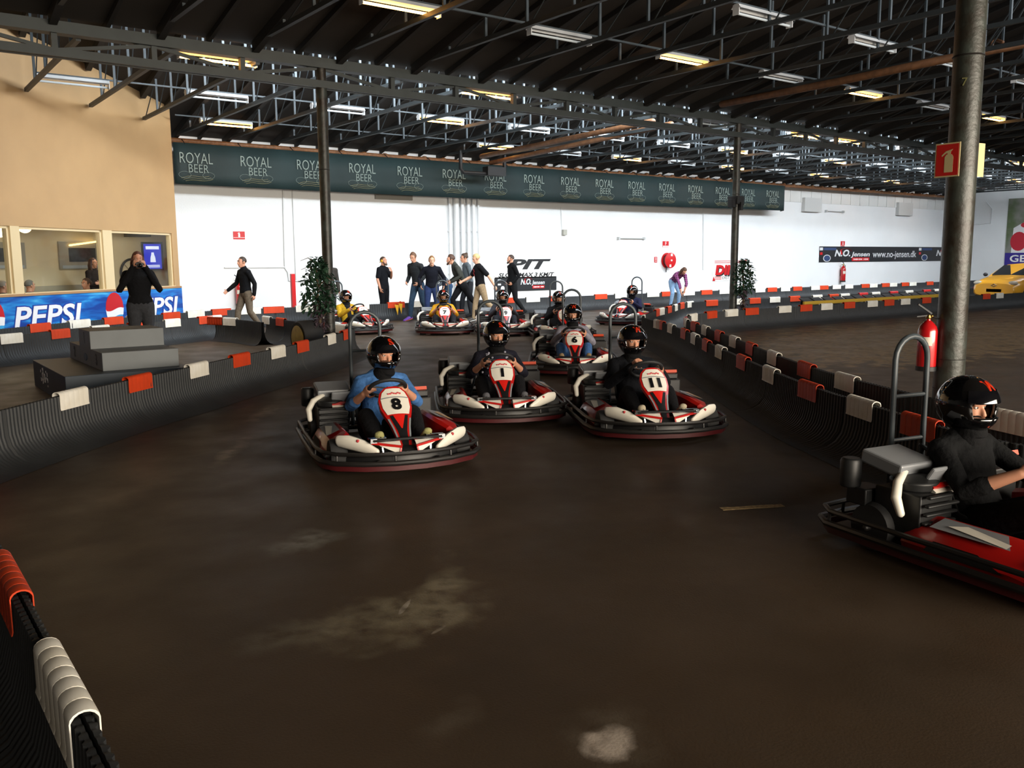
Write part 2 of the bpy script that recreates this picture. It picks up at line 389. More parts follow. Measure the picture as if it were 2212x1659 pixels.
for i in range(33):
    x = TX+TS*i
    lab = 'monopitch steel roof truss spanning from the girder to the back wall'
    grp = 'trusses of the far roof bay'
    if x < 6.3:
        truss(x, YG+.15, yellow_y(x)-.09, zfar, 4.97, 1.1, 'roof truss whose end is built into the cream wall, %s from the corner' % ['third', 'second', 'nearest'][i], grp)
    elif proto is None: proto = truss(x, YG+.15, YW-.04, zfar, 4.97, 1.1, lab, grp)
    else: dupt(proto, (x, 0, 0), 0, lab, grp)
proto = None
for i in range(28):
    x = 1.15+1.5*i; lab = 'monopitch steel roof truss rising from the girder over the track'; grp = 'trusses of the near roof bay'
    if proto is None: proto = truss(x, YG0+.3, YG-.12, znear, 5.22, 1.1, lab, grp)
    else: dupt(proto, (x, 0, 0), 0, lab, grp)
# ------------------------------------------------------------------ tube lights
M_refl = mat('white_reflector', '#dcdfe2', .5)
M_tube_on = mat('tube_lit', '#ffb45a', .4, emit=22.0)
M_tube_off = mat('tube_unlit', '#c9d2d8', .35)
def tube_light(lit):
    t = thing('tube_light', 'x', 'light')
    b = MB(); pr = [(-.09, -.035), (-.035, .03), (.035, .03), (.09, -.035), (.08, -.035), (.03, .018), (-.03, .018), (-.08, -.035)]
    b.prism(pr, lambda a, c, d: V3((d, a, c)), 0, 1.3); b.build('reflector', M_refl, t, smooth=0)
    b = MB(); b.box2((0, -.06, -.13), (.012, .06, .02)); b.build('end_cap', M_refl, t, smooth=0)
    b = MB(); b.box2((1.288, -.06, -.13), (1.3, .06, .02)); b.build('end_cap', M_refl, t, smooth=0)
    b = MB(); b.tube([(.02, 0, -.10), (1.28, 0, -.10)], .02, 8); b.build('tube', M_tube_on if lit else M_tube_off, t)
    return t
def rail(y, z, x0, x1, label):
    b = MB(); b.box2((x0, y-.02, z+.03), (x1, y+.02, z+.06)); tag(b.build('light_rail', M_steel, smooth=0), label, 'rail')
PL = {True: tube_light(True), False: tube_light(False)}; used = {True: False, False: False}
def put_light(x, y, z, lit, label):
    if not used[lit]: o = PL[lit]; used[lit] = True; o.location = (x, y, z); o['label'] = label
    else: o = dupt(PL[lit], (x, y, z), 0, label)
    o['group'] = 'lit tube lights' if lit else 'unlit tube lights'
def row(y, z, xs, where, x0=None):
    rail(y, z, (x0 if x0 is not None else xs[0][0]-1.5), XR-2, 'thin grey rail carrying the tube lights '+where)
    cnt = {True: 0, False: 0}
    for x, l in xs:
        n = cnt[l]; cnt[l] += 1
        put_light(x, y, z, l, '%s tube light %s, %s %s one from the left' % ('glowing' if l else 'unlit', where, ordinal(n), 'glowing' if l else 'unlit'))
row(15.1, 5.05, [(4.55, 1), (10.0, 1), (16.7, 0), (20.6, 1), (22.6, 1), (26, 0), (29.4, 1), (33.2, 1), (37, 0), (41, 1)], 'just behind the girder', 2.9)
row(18.95, 5.13, [(TX+TS*k+.03, l) for k, l in ((0, 0), (2, 0), (4, 0), (6, 1), (8, 0), (10, 0), (12, 0), (14, 1), (16, 0), (18, 1), (20, 0), (22, 0), (24, 1), (26, 0), (28, 1), (30, 0))], 'along the far roof middle', 3.05)
row(22.4, 5.13, [(TX+TS*k+.03, l) for k, l in ((3, 1), (9, 1), (11, 0), (13, 1), (15, 0), (17, 1), (19, 0), (21, 1), (23, 0), (25, 1), (27, 0), (29, 1), (31, 0))], 'nearest the back wall', 6.6)
row(11.7, 5.37, [(6.1, 1), (9.1, 0), (12.05, 1), (15.0, 0), (18.0, 1), (21.0, 0), (24.0, 1), (27.0, 0), (30, 1), (33, 0)], 'in the near roof front row', 3.0)
row(9.0, 5.37, [(10.9, 0), (13.9, 0), (16.8, 0), (19.8, 0), (22.8, 1), (25.8, 0), (28.8, 1)], 'high in the near roof', 7)
# haze-free bulkhead boxes hung under the eave
b = MB(); p, q = aty(995, 345, 23.2), aty(1090, 378, 23.2)
b.tube([(p.x, 23.2, p.z+.25), (p.x, 23.2, q.z+.1), (p.x+.1, 23.2, q.z), (q.x-.1, 23.2, q.z), (q.x, 23.2, q.z+.1), (q.x, 23.2, p.z+.3)], .06, 10)
b.box2((q.x-.75, 23.05, q.z-.05), (q.x-.05, 23.35, q.z+.22))
tag(b.build('heater', mat('black_box', '#17181a', .6)), 'dark unit with a hanging pipe in front of the green banner', 'heater')
# ------------------------------------------------------------------ cream wall, the room behind its windows
We = V3((.765, .644, 0)).normalized(); Wn = V3((We.y, -We.x, 0))
def wl(t, z, d=0.0): return W0+We*t+Wn*d+V3((0, 0, z))
def wallpt(px, py, d=0.0):            # place on the plane standing d in front of the cream wall
    r = ray(px, py); o = W0+Wn*d; return OC+r*(((o-OC).dot(Wn))/r.dot(Wn))
def wt(p): return (V3(p)-W0).dot(We)
def wbox(b, t0, t1, z0, z1, d0, d1): return b.prism([(t0, z0), (t1, z0), (t1, z1), (t0, z1)], lambda a, c, d: wl(a, c, d), d0, d1)
SILL, HEAD, TE = 1.053, 2.366, 1.055
b = MB(); wbox(b, -12, TE, 0, SILL, -.15, 0)
pts = [(-12, HEAD), (TE, HEAD)]
for t in [TE, -11.4, -11.4, -12]:
    y = W0.y+We.y*t; z = zfar(y) if (t == TE or len(pts) == 3) else znear(y)
    pts.append((t, z+.06))
b.prism(pts, lambda a, c, d: wl(a, c, d), -.15, 0)
wbox(b, -12, -6.7, SILL, HEAD, -.15, 0); wbox(b, TE-.22, TE, SILL, HEAD, -.15, 0)
struct(b.build('wall_cafe', M_cream, smooth=0))
M_glass = bpy.data.materials.new('window_glass'); M_glass.use_nodes = True; nt = M_glass.node_tree
tr = nt.nodes.new('ShaderNodeBsdfTransparent'); gl = nt.nodes.new('ShaderNodeBsdfGlossy'); gl.inputs['Roughness'].default_value = .03
lw = nt.nodes.new('ShaderNodeLayerWeight'); lw.inputs['Blend'].default_value = .25; fr = nt.nodes.new('ShaderNodeMath'); fr.operation = 'MULTIPLY'; fr.inputs[1].default_value = .16; nt.links.new(lw.outputs['Facing'], fr.inputs[0]); mx = nt.nodes.new('ShaderNodeMixShader'); tr.inputs[0].default_value = (.93, .95, .94, 1)
nt.links.new(fr.outputs[0], mx.inputs[0]); nt.links.new(tr.outputs[0], mx.inputs[1]); nt.links.new(gl.outputs[0], mx.inputs[2]); nt.links.new(mx.outputs[0], nt.nodes['Material Output'].inputs[0])
wins = [(-6.7, -4.31), (-4.08, -1.70), (-1.40, .835)]
for k, (a, c) in enumerate(wins):
    w = thing('window_%d' % (k+1), '%s interior window of the cream wall' % ['leftmost', 'middle', 'rightmost'][k], 'window'); w['kind'] = 'structure'
    b = MB(); wbox(b, a, c, SILL, SILL+.03, -.15, .03); wbox(b, a, a+.05, SILL, HEAD, -.13, -.03); wbox(b, c-.05, c, SILL, HEAD, -.13, -.03); wbox(b, a, c, HEAD-.05, HEAD, -.13, -.03)
    b.build('window_frame', M_post, w, smooth=0)
    b = MB(); wbox(b, a+.05, c-.05, SILL+.03, HEAD-.05, -.09, -.082); b.build('pane', M_glass, w, smooth=0)
b = MB()
for a, c in ((-4.31, -4.08), (-1.70, -1.40)): wbox(b, a, c, SILL, HEAD, -.15, .01)
struct(b.build('trim_2', M_post, smooth=0))
b = MB(); wbox(b, -6.8, TE, SILL-.03, SILL+.015, -.02, .05); struct(b.build('trim_3', mat('sill_wood', '#a5805a', .55), smooth=0))
DEP = -2.45
M_cafe = mat('cafe_wall', '#cdbfa2', .7)
b = MB(); wbox(b, -12, 1.1, 0, 2.7, DEP-.1, DEP); struct(b.build('wall_cafe_back', M_cafe, smooth=0))
b = MB(); q0 = wl(TE-.03, 0, -.15); b.bar((q0.x, q0.y, 1.35), (7.02, YW, 1.35), .04, 2.7); q1 = wl(1.0, 0, DEP); b.bar((q1.x, YW-.02, 1.35), (7.0, YW-.02, 1.35), .03, 2.7); wbox(b, -12.1, -12, 0, 2.7, DEP, -.15); struct(b.build('wall_cafe_side', M_cafe, smooth=0))
b = MB(); wbox(b, -12, TE-.05, 2.62, 2.7, DEP, -.15); b.prism([(q0.x, q0.y), (7.0, YW), (q1.x-.3, YW), (wl(TE-.2, 0, DEP).x, wl(TE-.2, 0, DEP).y)], lambda a, c, d: V3((a, c, d)), 2.62, 2.7); struct(b.build('ceiling_cafe', mat('cafe_ceiling', '#b9b2a5', .8), smooth=0))
b = MB(); wbox(b, -12, 1.0, .9, 1.12, DEP, DEP+.06); struct(b.build('trim_4', mat('cafe_dado', '#a39a86', .7), smooth=0))
M_globe = mat('lamp_globe', '#ffe2b0', .4, emit=9.0)
for px, py, d, lab in ((53, 489, -1.2, 'round glowing ceiling globe seen at the top of the middle interior window'), (-2, 498, -1.0, 'round glowing ceiling globe in the leftmost interior window')):
    p = wallpt(px, py, d); t = thing('globe_lamp', lab, 'lamp', p)
    b = MB(); b.ball((0, 0, 0), .14, 16); b.build('globe', M_globe, t)
    b = MB(); b.tube([(0, 0, .13), (0, 0, 2.61-p.z)], .02, 8); b.lathe([(.06, 2.55-p.z), (.07, 2.615-p.z)], 16); b.build('rod', plain('#5a5246'), t)
for t in (-6.5, -3.2, .2):
    l = bpy.data.lights.new('cafe_lamp', 'POINT'); l.energy = 15; l.color = (1, .85, .64); l.shadow_soft_size = .15
    o = bpy.data.objects.new('cafe_lamp', l); COL.objects.link(o); o.location = wl(t, 2.2, -1.3)
def cafeframe(px0, px1, py0, py1, d=DEP+.03): return wallpt(px0, py1, d), wallpt(px1, py0, d)
def picture(px0, px1, py0, py1, name, label, cat, mats):
    p, q = cafeframe(px0, px1, py0, py1); t = thing(name, label, cat, V3(((p.x+q.x)/2, (p.y+q.y)/2, p.z))); o = V3(t.location)
    t0, t1, z0, z1 = wt(p), wt(q), p.z, q.z
    def bx(a, c, e, f, d0, d1, m, n):
        b = MB(); wbox(b, a, c, e, f, DEP+d0, DEP+d1); b.v = [tuple(V3(v)-o) for v in b.v]; b.build(n, m, t, smooth=0)
    bx(t0, t1, z0, z1, .005, .04, mats[0], 'mount')
    w, h = t1-t0, z1-z0
    bx(t0+w*.2, t1-w*.2, z0+h*.27, z1-h*.22, .04, .046, mats[1], 'print')
    bx(t0+w*.05, t1-w*.05, z0+.02, z0+h*.14, .04, .046, mats[2], 'caption_strip')
    return t
M_pg = mat('picture_mount', '#8f8b82', .6); M_pd = mat('picture_dark', '#3b4149', .6, 0, .6, 9); M_pb = mat('picture_pale', '#9aa3ad', .6)
picture(130, 222, 524, 582, 'framed_picture', 'grey framed picture on the far wall of the middle interior window', 'picture', (M_pg, M_pd, M_pb))
picture(-40, 52, 524, 582, 'framed_picture', 'grey framed picture partly behind the post between the two interior windows', 'picture', (M_pg, M_pd, M_pb))
p, q = cafeframe(146, 204, 522, 530)
b = MB(); b.tube([p+Wn*.06, q+Wn*.06], .022, 8); tag(b.build('picture_lamp', mat('picture_lamp_lit', '#ffcf7a', .4, emit=4.0)), 'glowing slim lamp over the picture in the middle interior window', 'lamp')
# television, hoop, extractor
YT = YW-.16
p, q = aty(313, 581, YT), aty(347, 527, YT); t0, t1, z0, z1 = p.x, q.x, p.z, q.z; w, h = t1-t0, z1-z0; tc = (t0+t1)/2
tv = thing('television', 'upright blue screen showing a white bottle behind the woman with the camera', 'television', (tc, YT, z0))
def tvb(name, m, f):
    b = MB(); f(b); b.v = [tuple(V3(v)-V3(tv.location)) for v in b.v]; return b.build(name, m, tv, smooth=0)
tvb('casing', plain('#22242a'), lambda b: b.box2((t0-.04, YT+.005, z0-.04), (t1+.05, YT+.08, z1+.05)))
tvb('screen', mat('tv_screen', '#2a34c0', .3, emit=.9), lambda b: b.box2((t0, YT, z0), (t1, YT+.005, z1)))
def tvmarks(b):
    for z, k in ((z1-h*.11, .012), (z1-h*.17, .03), (z0+h*.14, .012), (z0+h*.08, .012)): b.box2((tc-w*.38, YT-.003, z-k), (tc+w*.38, YT, z+k))
    b.prism([(tc-.07, z0+h*.27), (tc+.07, z0+h*.27), (tc+.06, z0+h*.45), (tc+.035, z0+h*.58), (tc+.03, z0+h*.66), (tc-.03, z0+h*.66), (tc-.035, z0+h*.58), (tc-.06, z0+h*.45)], lambda a, c, d: V3((a, d, c)), YT-.003, YT)
tvb('screen_image', mat('tv_white', '#dfe6ff', .3, emit=.9), tvmarks)
tvb('wall_arm', plain('#2c2c2c'), lambda b: b.box2((tc-.05, YT+.08, (z0+z1)/2-.05), (tc+.05, YW-.03, (z0+z1)/2+.05)))
c = aty(285, 590, YW-.09); b = MB()
b.tube([c+V3((.27*math.cos(a*math.pi/16), 0, .36*math.sin(a*math.pi/16))) for a in range(32)], .03, 8, closed=True)
for a in range(8): b.tube([c, c+V3((.26*math.cos(a*math.pi/4), 0, .35*math.sin(a*math.pi/4)))], .006, 5)
b.ball(c, .035, 8); b.bar(c, c+V3((0, .07, 0)), .03)
tag(b.build('bicycle_wheel', plain('#1c1c1e')), 'dark spoked wheel hung on the wall behind the photographing woman', 'wheel')
p, q = aty(276, 511, YW-.7), aty(326, 504, YW-.7); b = MB(); b.box2((p.x, YW-.7, p.z), (q.x, YW-.3, 2.62)); tag(b.build('ceiling_unit', plain('#4d4a46'), smooth=0), 'dark flat unit on the ceiling of the room behind the windows', 'ceiling unit')
b = MB(); wbox(b, -5.9, -1.9, .68, .72, -2.2, -1.45); 
t = thing('cafe_table', 'long pale table behind the middle interior window', 'table', wl(-3.9, 0, -1.8)); b.v = [tuple(V3(v)-V3(t.location)) for v in b.v]; b.build('tabletop', plain('#a9a295'), t, smooth=0)
for tt in (-5.6, -2.2):
    for dd in (-2.1, -1.55):
        b = MB(); wbox(b, tt-.03, tt+.03, 0, .68, dd-.03, dd+.03); b.v = [tuple(V3(v)-V3(t.location)) for v in b.v]; b.build('leg', plain('#6b6458'), t, smooth=0)
# blue drinks banner under the windows
def blue_mat():
    m = bpy.data.materials.new('banner_blue'); m.use_nodes = True; nt = m.node_tree; N = nt.nodes; L = nt.links; b = N['Principled BSDF']; b.inputs['Roughness'].default_value = .35
    tc = N.new('ShaderNodeTexCoord'); mp = N.new('ShaderNodeMapping'); mp.inputs['Rotation'].default_value = (0, .5, .7); mp.inputs['Scale'].default_value = (.5, .5, 3.2)
    L.new(tc.outputs['Object'], mp.inputs[0]); n = N.new('ShaderNodeTexNoise'); n.inputs['Scale'].default_value = 2.2; n.inputs['Detail'].default_value = 3; n.inputs['Distortion'].default_value = .6
    L.new(mp.outputs[0], n.inputs['Vector']); r = N.new('ShaderNodeValToRGB'); e = r.color_ramp.elements
    e[0].position = .38; e[0].color = lin('#0a3f96'); e[1].position = .72; e[1].color = lin('#4fb0e2'); x = e.new(.52); x.color = lin('#1467bd'); x = e.new(.6); x.color = lin('#2286cf')
    L.new(n.outputs['Fac'], r.inputs[0]); L.new(r.outputs[0], b.inputs['Base Color']); return m
bn = thing('advertising_banner', 'blue soft drink banner with red, white and blue balls under the cream wall windows', 'banner', wl(-1.5, 0, .02))
def bnb(name, m, f):
    b = MB(); f(b); b.v = [tuple(V3(v)-V3(bn.location)) for v in b.v]; return b.build(name, m, bn, smooth=0)
bnb('cloth', blue_mat(), lambda b: wbox(b, -11.5, TE+.03, .25, 1.03, .002, .03))
M_bw, M_br, M_bb, M_bd = plain('#e8eaf0', .4), plain('#c01a24', .4), plain('#3aa0d8', .4), plain('#153a9a', .4)
balls = (-1.50, -4.94, -8.4)
def disc(b, c, r, lo, hi, d):          # slice of a disc between two wavy heights
    n = 24; top, bot = [], []
    def wave(x, k): return k+ .10*r*math.sin(x/r*2.6)
    for i in range(n+1):
        x = -r+2*r*i/n; h = math.sqrt(max(0, r*r-x*x)); a = min(h, wave(x, hi*r)) if hi < 1 else h; e = max(-h, wave(x, lo*r)) if lo > -1 else -h
        a = max(a, -h); e = min(e, h); top.append((c[0]+x*.93, c[1]+max(a, e)*1.1)); bot.append((c[0]+x*.93, c[1]+e*1.1))
    b.loft([[wl(t, z, d) for t, z in bot], [wl(t, z, d) for t, z in top]])
for t_ in balls:
    for nm, m, lo, hi in (('ball_red', M_br, -.05, 2), ('ball_white', M_bw, -.5, -.05), ('ball_blue', M_bb, -2, -.5)):
        bnb(nm, m, lambda b: disc(b, (t_, .64), .325, lo, hi, .034))
    for nm, m, off, d in (('lettering_shadow', M_bd, .035, .034), ('lettering', M_bw, .012, .042)):
        bnb(nm, m, lambda b: addtext(b, 'PEPSI', frame(wl(t_+1.39, .585, d), We, Zu), .58, depth=.004, offset=off, shear=.18, width=1.85+off*2))
# ------------------------------------------------------------------ things on the back wall
M_red = plain('#c3161c', .35); M_signw = plain('#f2f2ee', .4); M_blk = plain('#101114', .5)
def wbx(px0, px1, py0, py1): p, q = aty(px0, py1, YW), aty(px1, py0, YW); return p.x, q.x, (p.z+aty(px1, py1, YW).z)/2, (q.z+aty(px0, py0, YW).z)/2
XF = lambda x, z, d=.02: frame((x, YW-d, z), (1, 0, 0), (0, 0, 1))
def sign(px, name, label, cat, m=None, d=.02):
    x0, x1, z0, z1 = wbx(*px); t = thing(name, label, cat, ((x0+x1)/2, YW-d/2, (z0+z1)/2))
    b = MB(); b.box((0, 0, 0), (x1-x0, d-.002, z1-z0)); b.build('board', m or M_red, t, smooth=0); return t, x1-x0, z1-z0
def mark(t, name, m, f):
    b = MB(); f(b); return b.build(name, m, t, smooth=0)
TF = lambda x, z, d=.012: frame((x, -d, z), (1, 0, 0), (0, 0, 1))
def ext_icon(b, s, d=.012, x=0, z=0):
    b.prism([(x+a*s, z+c*s) for a, c in ((-.16, -.4), (.16, -.4), (.16, .15), (.1, .24), (-.1, .24), (-.16, .15))], lambda a, c, e: V3((a, e, c)), -d, -d-.003)
    b.prism([(x+a*s, z+c*s) for a, c in ((-.06, .24), (.06, .24), (.06, .33), (.14, .42), (-.12, .36), (-.28, .22), (-.27, .17), (-.12, .28), (-.06, .29))], lambda a, c, e: V3((a, e, c)), -d, -d-.003)
t, w, h = sign((504, 528, 500, 517), 'safety_sign', 'red fire extinguisher sign high on the white wall above the walking man', 'sign')
mark(t, 'pictogram', M_signw, lambda b: (ext_icon(b, h*.75, z=h*.08), b.box((0, -.011, -h*.27), (w, .003, h*.05))))
t, w, h = sign((1431, 1444, 521, 534), 'safety_sign', 'red square hose sign above the red hose reel', 'sign')
mark(t, 'pictogram', M_signw, lambda b: (addtext(b, 'F', TF(0, h*.08), h*.85, depth=.002), b.box((0, -.011, -h*.36), (w, .003, h*.2))))
t, w, h = sign((1413, 1419, 555, 567), 'safety_sign', 'small red notice beside the hose reel', 'sign')
mark(t, 'lettering', M_signw, lambda b: [b.box((0, -.011, z*h), (w*.6, .003, h*.1)) for z in (-.25, .05, .3)])
t, w, h = sign((1815.5, 1824.5, 521, 532), 'safety_sign', 'small red sign over the long black banner', 'sign')
mark(t, 'pictogram', M_signw, lambda b: (ext_icon(b, h*.75, z=h*.08), b.box((0, -.011, -h*.3), (w, .003, h*.06))))
# pit board
t, w, h = sign((1067, 1201, 560, 600), 'pit_sign', 'white pit lane board with heavy black slanted letters', 'sign', M_signw, .03)
mark(t, 'lettering', M_blk, lambda b: (addtext(b, 'PIT', TF(-w*.0, h*.2, .017), h*.72, offset=.02, shear=.3, width=w*.7, depth=.003), addtext(b, 'SLOW MAX 3 KM/T', TF(0, -h*.35, .017), h*.30, offset=.006, shear=.25, width=w*.9, depth=.003)))
def jensen(b, b2, b3, x, z, s, kx=1.0):
    n0 = [len(q.v) for q in (b, b2, b3)]        # garage logo: light lettering, red strokes, white on red strip
    addtext(b, 'N.O.', TF(x-.33*s, z+.02*s, .017), .36*s, shear=.25, width=.62*s, offset=.012*s, depth=.003)
    addtext(b, 'Jensen', TF(x+.42*s, z-.02*s, .017), .25*s, shear=.2, width=.78*s, offset=.006*s, depth=.003)
    pts = [(x-.2*s+.24*s*math.cos(a), z+.06*s+.17*s*math.sin(a)) for a in [math.pi*k/10 for k in range(1, 10)]]
    for p, q in zip(pts, pts[1:]): b2.bar((p[0], -.019, p[1]), (q[0], -.019, q[1]), .004, .025*s, up=(0, -1, 0))
    b2.prism([(x-.42*s, z+.17*s), (x-.37*s, z+.17*s), (x-.33*s, z-.02*s), (x-.38*s, z-.02*s)], lambda a, c, d: V3((a, d, c)), -.018, -.023)
    b2.box((x+.42*s, -.018, z-.22*s), (.72*s, .004, .14*s)); [b3.box((x+(.13+.042*k)*s, -.021, z-.22*s), ((.030 if k % 5 else .016)*s, .003, (.05 if k % 3 else .065)*s)) for k in range(15) if k != 9]
    for q, n in zip((b, b2, b3), n0): q.v[n:] = [(x+(v[0]-x)*kx, v[1], v[2]) for v in q.v[n:]]
M_jb = mat('banner_charcoal', '#1b1d20', .45); M_pale = plain('#d6d8da', .4)
t, w, h = sign((1068, 1201, 598, 628), 'advertising_board', 'black garage advertising board below the pit lane sign', 'sign', M_jb, .03)
L1, L2, L3 = MB(), MB(), MB(); jensen(L1, L2, L3, w*.08, h*.1, h*1.55)
for z in (.3, .0): L1.box((-w*.43, -.016, h*z), (w*.05, .004, h*.12))
L1.lathe([(.0, 0), (h*.17, .0), (h*.17, .004)], 16, (-w*.38, -.016, -h*.28), Matrix.Rotation(math.pi/2, 3, 'X'))
L1.build('lettering', M_pale, t, smooth=0); L2.build('red_strokes', M_red, t, smooth=0); L3.build('strip_lettering', M_signw, t, smooth=0)
p, q = aty(1769, 548, YW), aty(2110, 548, YW)
z1, z0 = (aty(1900, 533, YW).z), aty(1900, 565, YW).z; w, h = q.x-p.x, z1-z0
t = thing('advertising_banner', 'long black garage banner with a web address on the white wall', 'banner', ((p.x+q.x)/2, YW-.02, (z0+z1)/2))
b = MB(); b.box((0, 0, 0), (w, .02, h)); b.build('cloth', M_jb, t, smooth=0)
L1, L2, L3, L4 = MB(), MB(), MB(), MB()
def bx_(px): return aty(px, 548, YW).x-(p.x+q.x)/2
kx = (bx_(1877)-bx_(1800))/(1.45*h*1.6); jensen(L1, L2, L3, bx_(1836), h*.02, h*1.6, kx); jensen(L1, L2, L3, bx_(2048), h*.02, h*1.6, kx)
addtext(L1, 'www.no-jensen.dk', TF(bx_(1932), -h*.02, .012), h*.62, width=bx_(1979)-bx_(1885), offset=.004, depth=.003)
for x in (1784, 1995):
    L4 = MB(); L4.box((bx_(x)+.28, -.012, h*.34), (1.0, .004, h*.16)); L1.box((bx_(x)-.42, -.012, h*.34), (.25, .004, h*.18)); L2.box((bx_(x)-.42, -.012, h*.05), (.2, .004, h*.16))
    L1.lathe([(0, 0), (.3, 0), (.3, .004)], 18, (bx_(x)+.05, -.012, -h*.25), Matrix.Diagonal((1.0, 1, .55)) @ Matrix.Rotation(math.pi/2, 3, 'X'))
    L4.lathe([(0, 0), (.25, 0), (.25, .004)], 18, (bx_(x)+.05, -.015, -h*.25), Matrix.Diagonal((1.0, 1, .55)) @ Matrix.Rotation(math.pi/2, 3, 'X')); L4.build('blue_mark', plain('#2a3f68'), t, smooth=0)
L1.build('lettering', M_pale, t, smooth=0); L2.build('red_strokes', M_red, t, smooth=0); L3.build('strip_lettering', M_signw, t, smooth=0)
# tyre shop sign, part hidden by the second column
x0, x1, z0, z1 = wbx(1538, 1612, 562, 606)
t = thing('shop_sign', 'white sign with big red letters behind the second column', 'sign', ((x0+x1)/2, YW-.012, (z0+z1)/2)); w, h = x1-x0, z1-z0
b = MB(); b.box((0, 0, 0), (w, .02, h)); b.build('board', M_signw, t, smooth=0)
def dtx(b, dx, dz, d): addtext(b, 'DIN', TF(-w*.13+dx, dz, d), h*.62, offset=.03, shear=.12, width=w*.62, depth=.003)
mark(t, 'lettering_shadow', M_blk, lambda b: (dtx(b, .05, -.05, .012), addtext(b, 'EAST', TF(-w*.12, -h*.36, .012), h*.2, shear=.2, width=w*.22, depth=.003)))
mark(t, 'lettering', M_red, lambda b: (dtx(b, 0, 0, .016), [b.box((-w*.05, -.012, h*z), (w*.8, .003, h*.03)) for z in (.46, .38)], [b.box((-w*.34, -.012, h*z), (w*.2, .003, h*.03)) for z in (-.3, -.36, -.42)],
     b.prism([(-w*.5, -h*.5), (-w*.42, -h*.5), (-w*.47, -h*.28)], lambda a, c, d: V3((a, d, c)), -.012, -.015), b.prism([(w*.42, h*.5), (w*.5, h*.5), (w*.46, h*.3)], lambda a, c, d: V3((a, d, c)), -.012, -.015)))
# hose reel
x0, x1, z0, z1 = wbx(1424, 1458, 546, 579); rr = (z1-z0)/2
t = thing('hose_reel', 'round red fire hose reel on the white wall above the bending woman', 'hose reel', ((x0+x1)/2-.05, YW, (z0+z1)/2))
MX = Matrix.Rotation(math.pi/2, 3, 'X')
b = MB(); b.lathe([(rr*.8, .04), (rr*.8, .22)], 28, (0, 0, 0), MX); b.build('drum', plain('#5a1214', .5), t)
b = MB(); b.lathe([(rr*.3, .2), (rr, .21), (rr, .25), (rr*.5, .27), (rr*.2, .27)], 32, (0, 0, 0), MX); b.lathe([(rr, .02), (rr, .05), (rr*.3, .05)], 32, (0, 0, 0), MX); b.build('disc', M_red, t)
b = MB(); b.lathe([(rr*.12, .27), (rr*.12, .3)], 14, (0, 0, 0), MX); b.box((.02, -.275, rr*.72), (.1, .006, .1)); b.box((-.05, -.275, -rr*.7), (.1, .006, .1)); b.build('label', M_signw, t, smooth=0)
b = MB(); b.tube([(-rr*.3, -.12, -rr*.8), (-rr*.35, -.1, -rr*1.3), (-rr*.2, -.06, -rr*1.5)], .02, 8); b.build('hose', plain('#2a2a2a'), t)
def extinguisher(loc, rz, s, label, R=None):
    t = thing('fire_extinguisher', label, 'fire extinguisher', loc, rz); R = R or .083*s
    b = MB(); b.lathe([(R*.95, .03*s), (R, .06*s), (R, .42*s), (R*.85, .47*s), (R*.45, .515*s), (R*.25, .53*s), (R*.22, .55*s)], 24); b.build('cylinder', mat('extinguisher_red', '#b3161a', .25, coat=.4), t)
    b = MB(); b.lathe([(R*1.06, 0), (R*1.06, .045*s), (R*.9, .05*s)], 24); b.build('foot_ring', M_blk, t)
    b = MB(); b.lathe([(R*.24, .545*s), (R*.3, .56*s), (R*.2, .59*s)], 12); b.ball((R*.35, 0, .575*s), .017*s, 8); b.build('valve', mat('brass', '#a98a4a', .3, 1), t)
    b = MB(); b.bar((R*.3, 0, .6*s), (-R*1.2, 0, .70*s), .022*s, .016*s); b.bar((R*.2, 0, .585*s), (-R*1.3, 0, .57*s), .02*s, .012*s); b.build('handle', M_blk, t, smooth=0)
    b = MB(); b.tube([(R*.4, 0, .57*s), (R*1.25, 0, .54*s), (R*1.2, 0, .3*s), (R*1.15, 0, .12*s)], .011*s, 8); b.build('hose', M_blk, t)
    b = MB(); vs = []
    for z in (.27*s, .36*s): vs.append([V3((R*1.01*math.cos(a), R*1.01*math.sin(a), z)) for a in [math.radians(-150+8*k) for k in range(9)]])
    b.loft(vs); b.build('label', plain('#d9cfc0', .5), t)
    b = MB(); b.box2((-.03*s, R*.9, .2*s), (.03*s, R*1.35, .4*s)); b.build('bracket', M_blk, t, smooth=0)
    return t
p = aty(519, 664, YW-.15); extinguisher((p.x, YW-.15, .42), 0, 1.25, 'red fire extinguisher low on the white wall behind the walking man')
p = aty(1820, 616, YW-.15); extinguisher((p.x, YW-.15, .5), 0, 1.45, 'red fire extinguisher on the white wall below the long black banner')
b = MB(); p = aty(633, 660, 22.6); b.box((p.x, 22.55, .68), (.11, .11, 1.3)); b.box((p.x, 22.55, .015), (.26, .26, .03))
tag(b.build('marker_post', M_red, smooth=0, bevel=.01), 'plain red upright post by the white wall', 'post')
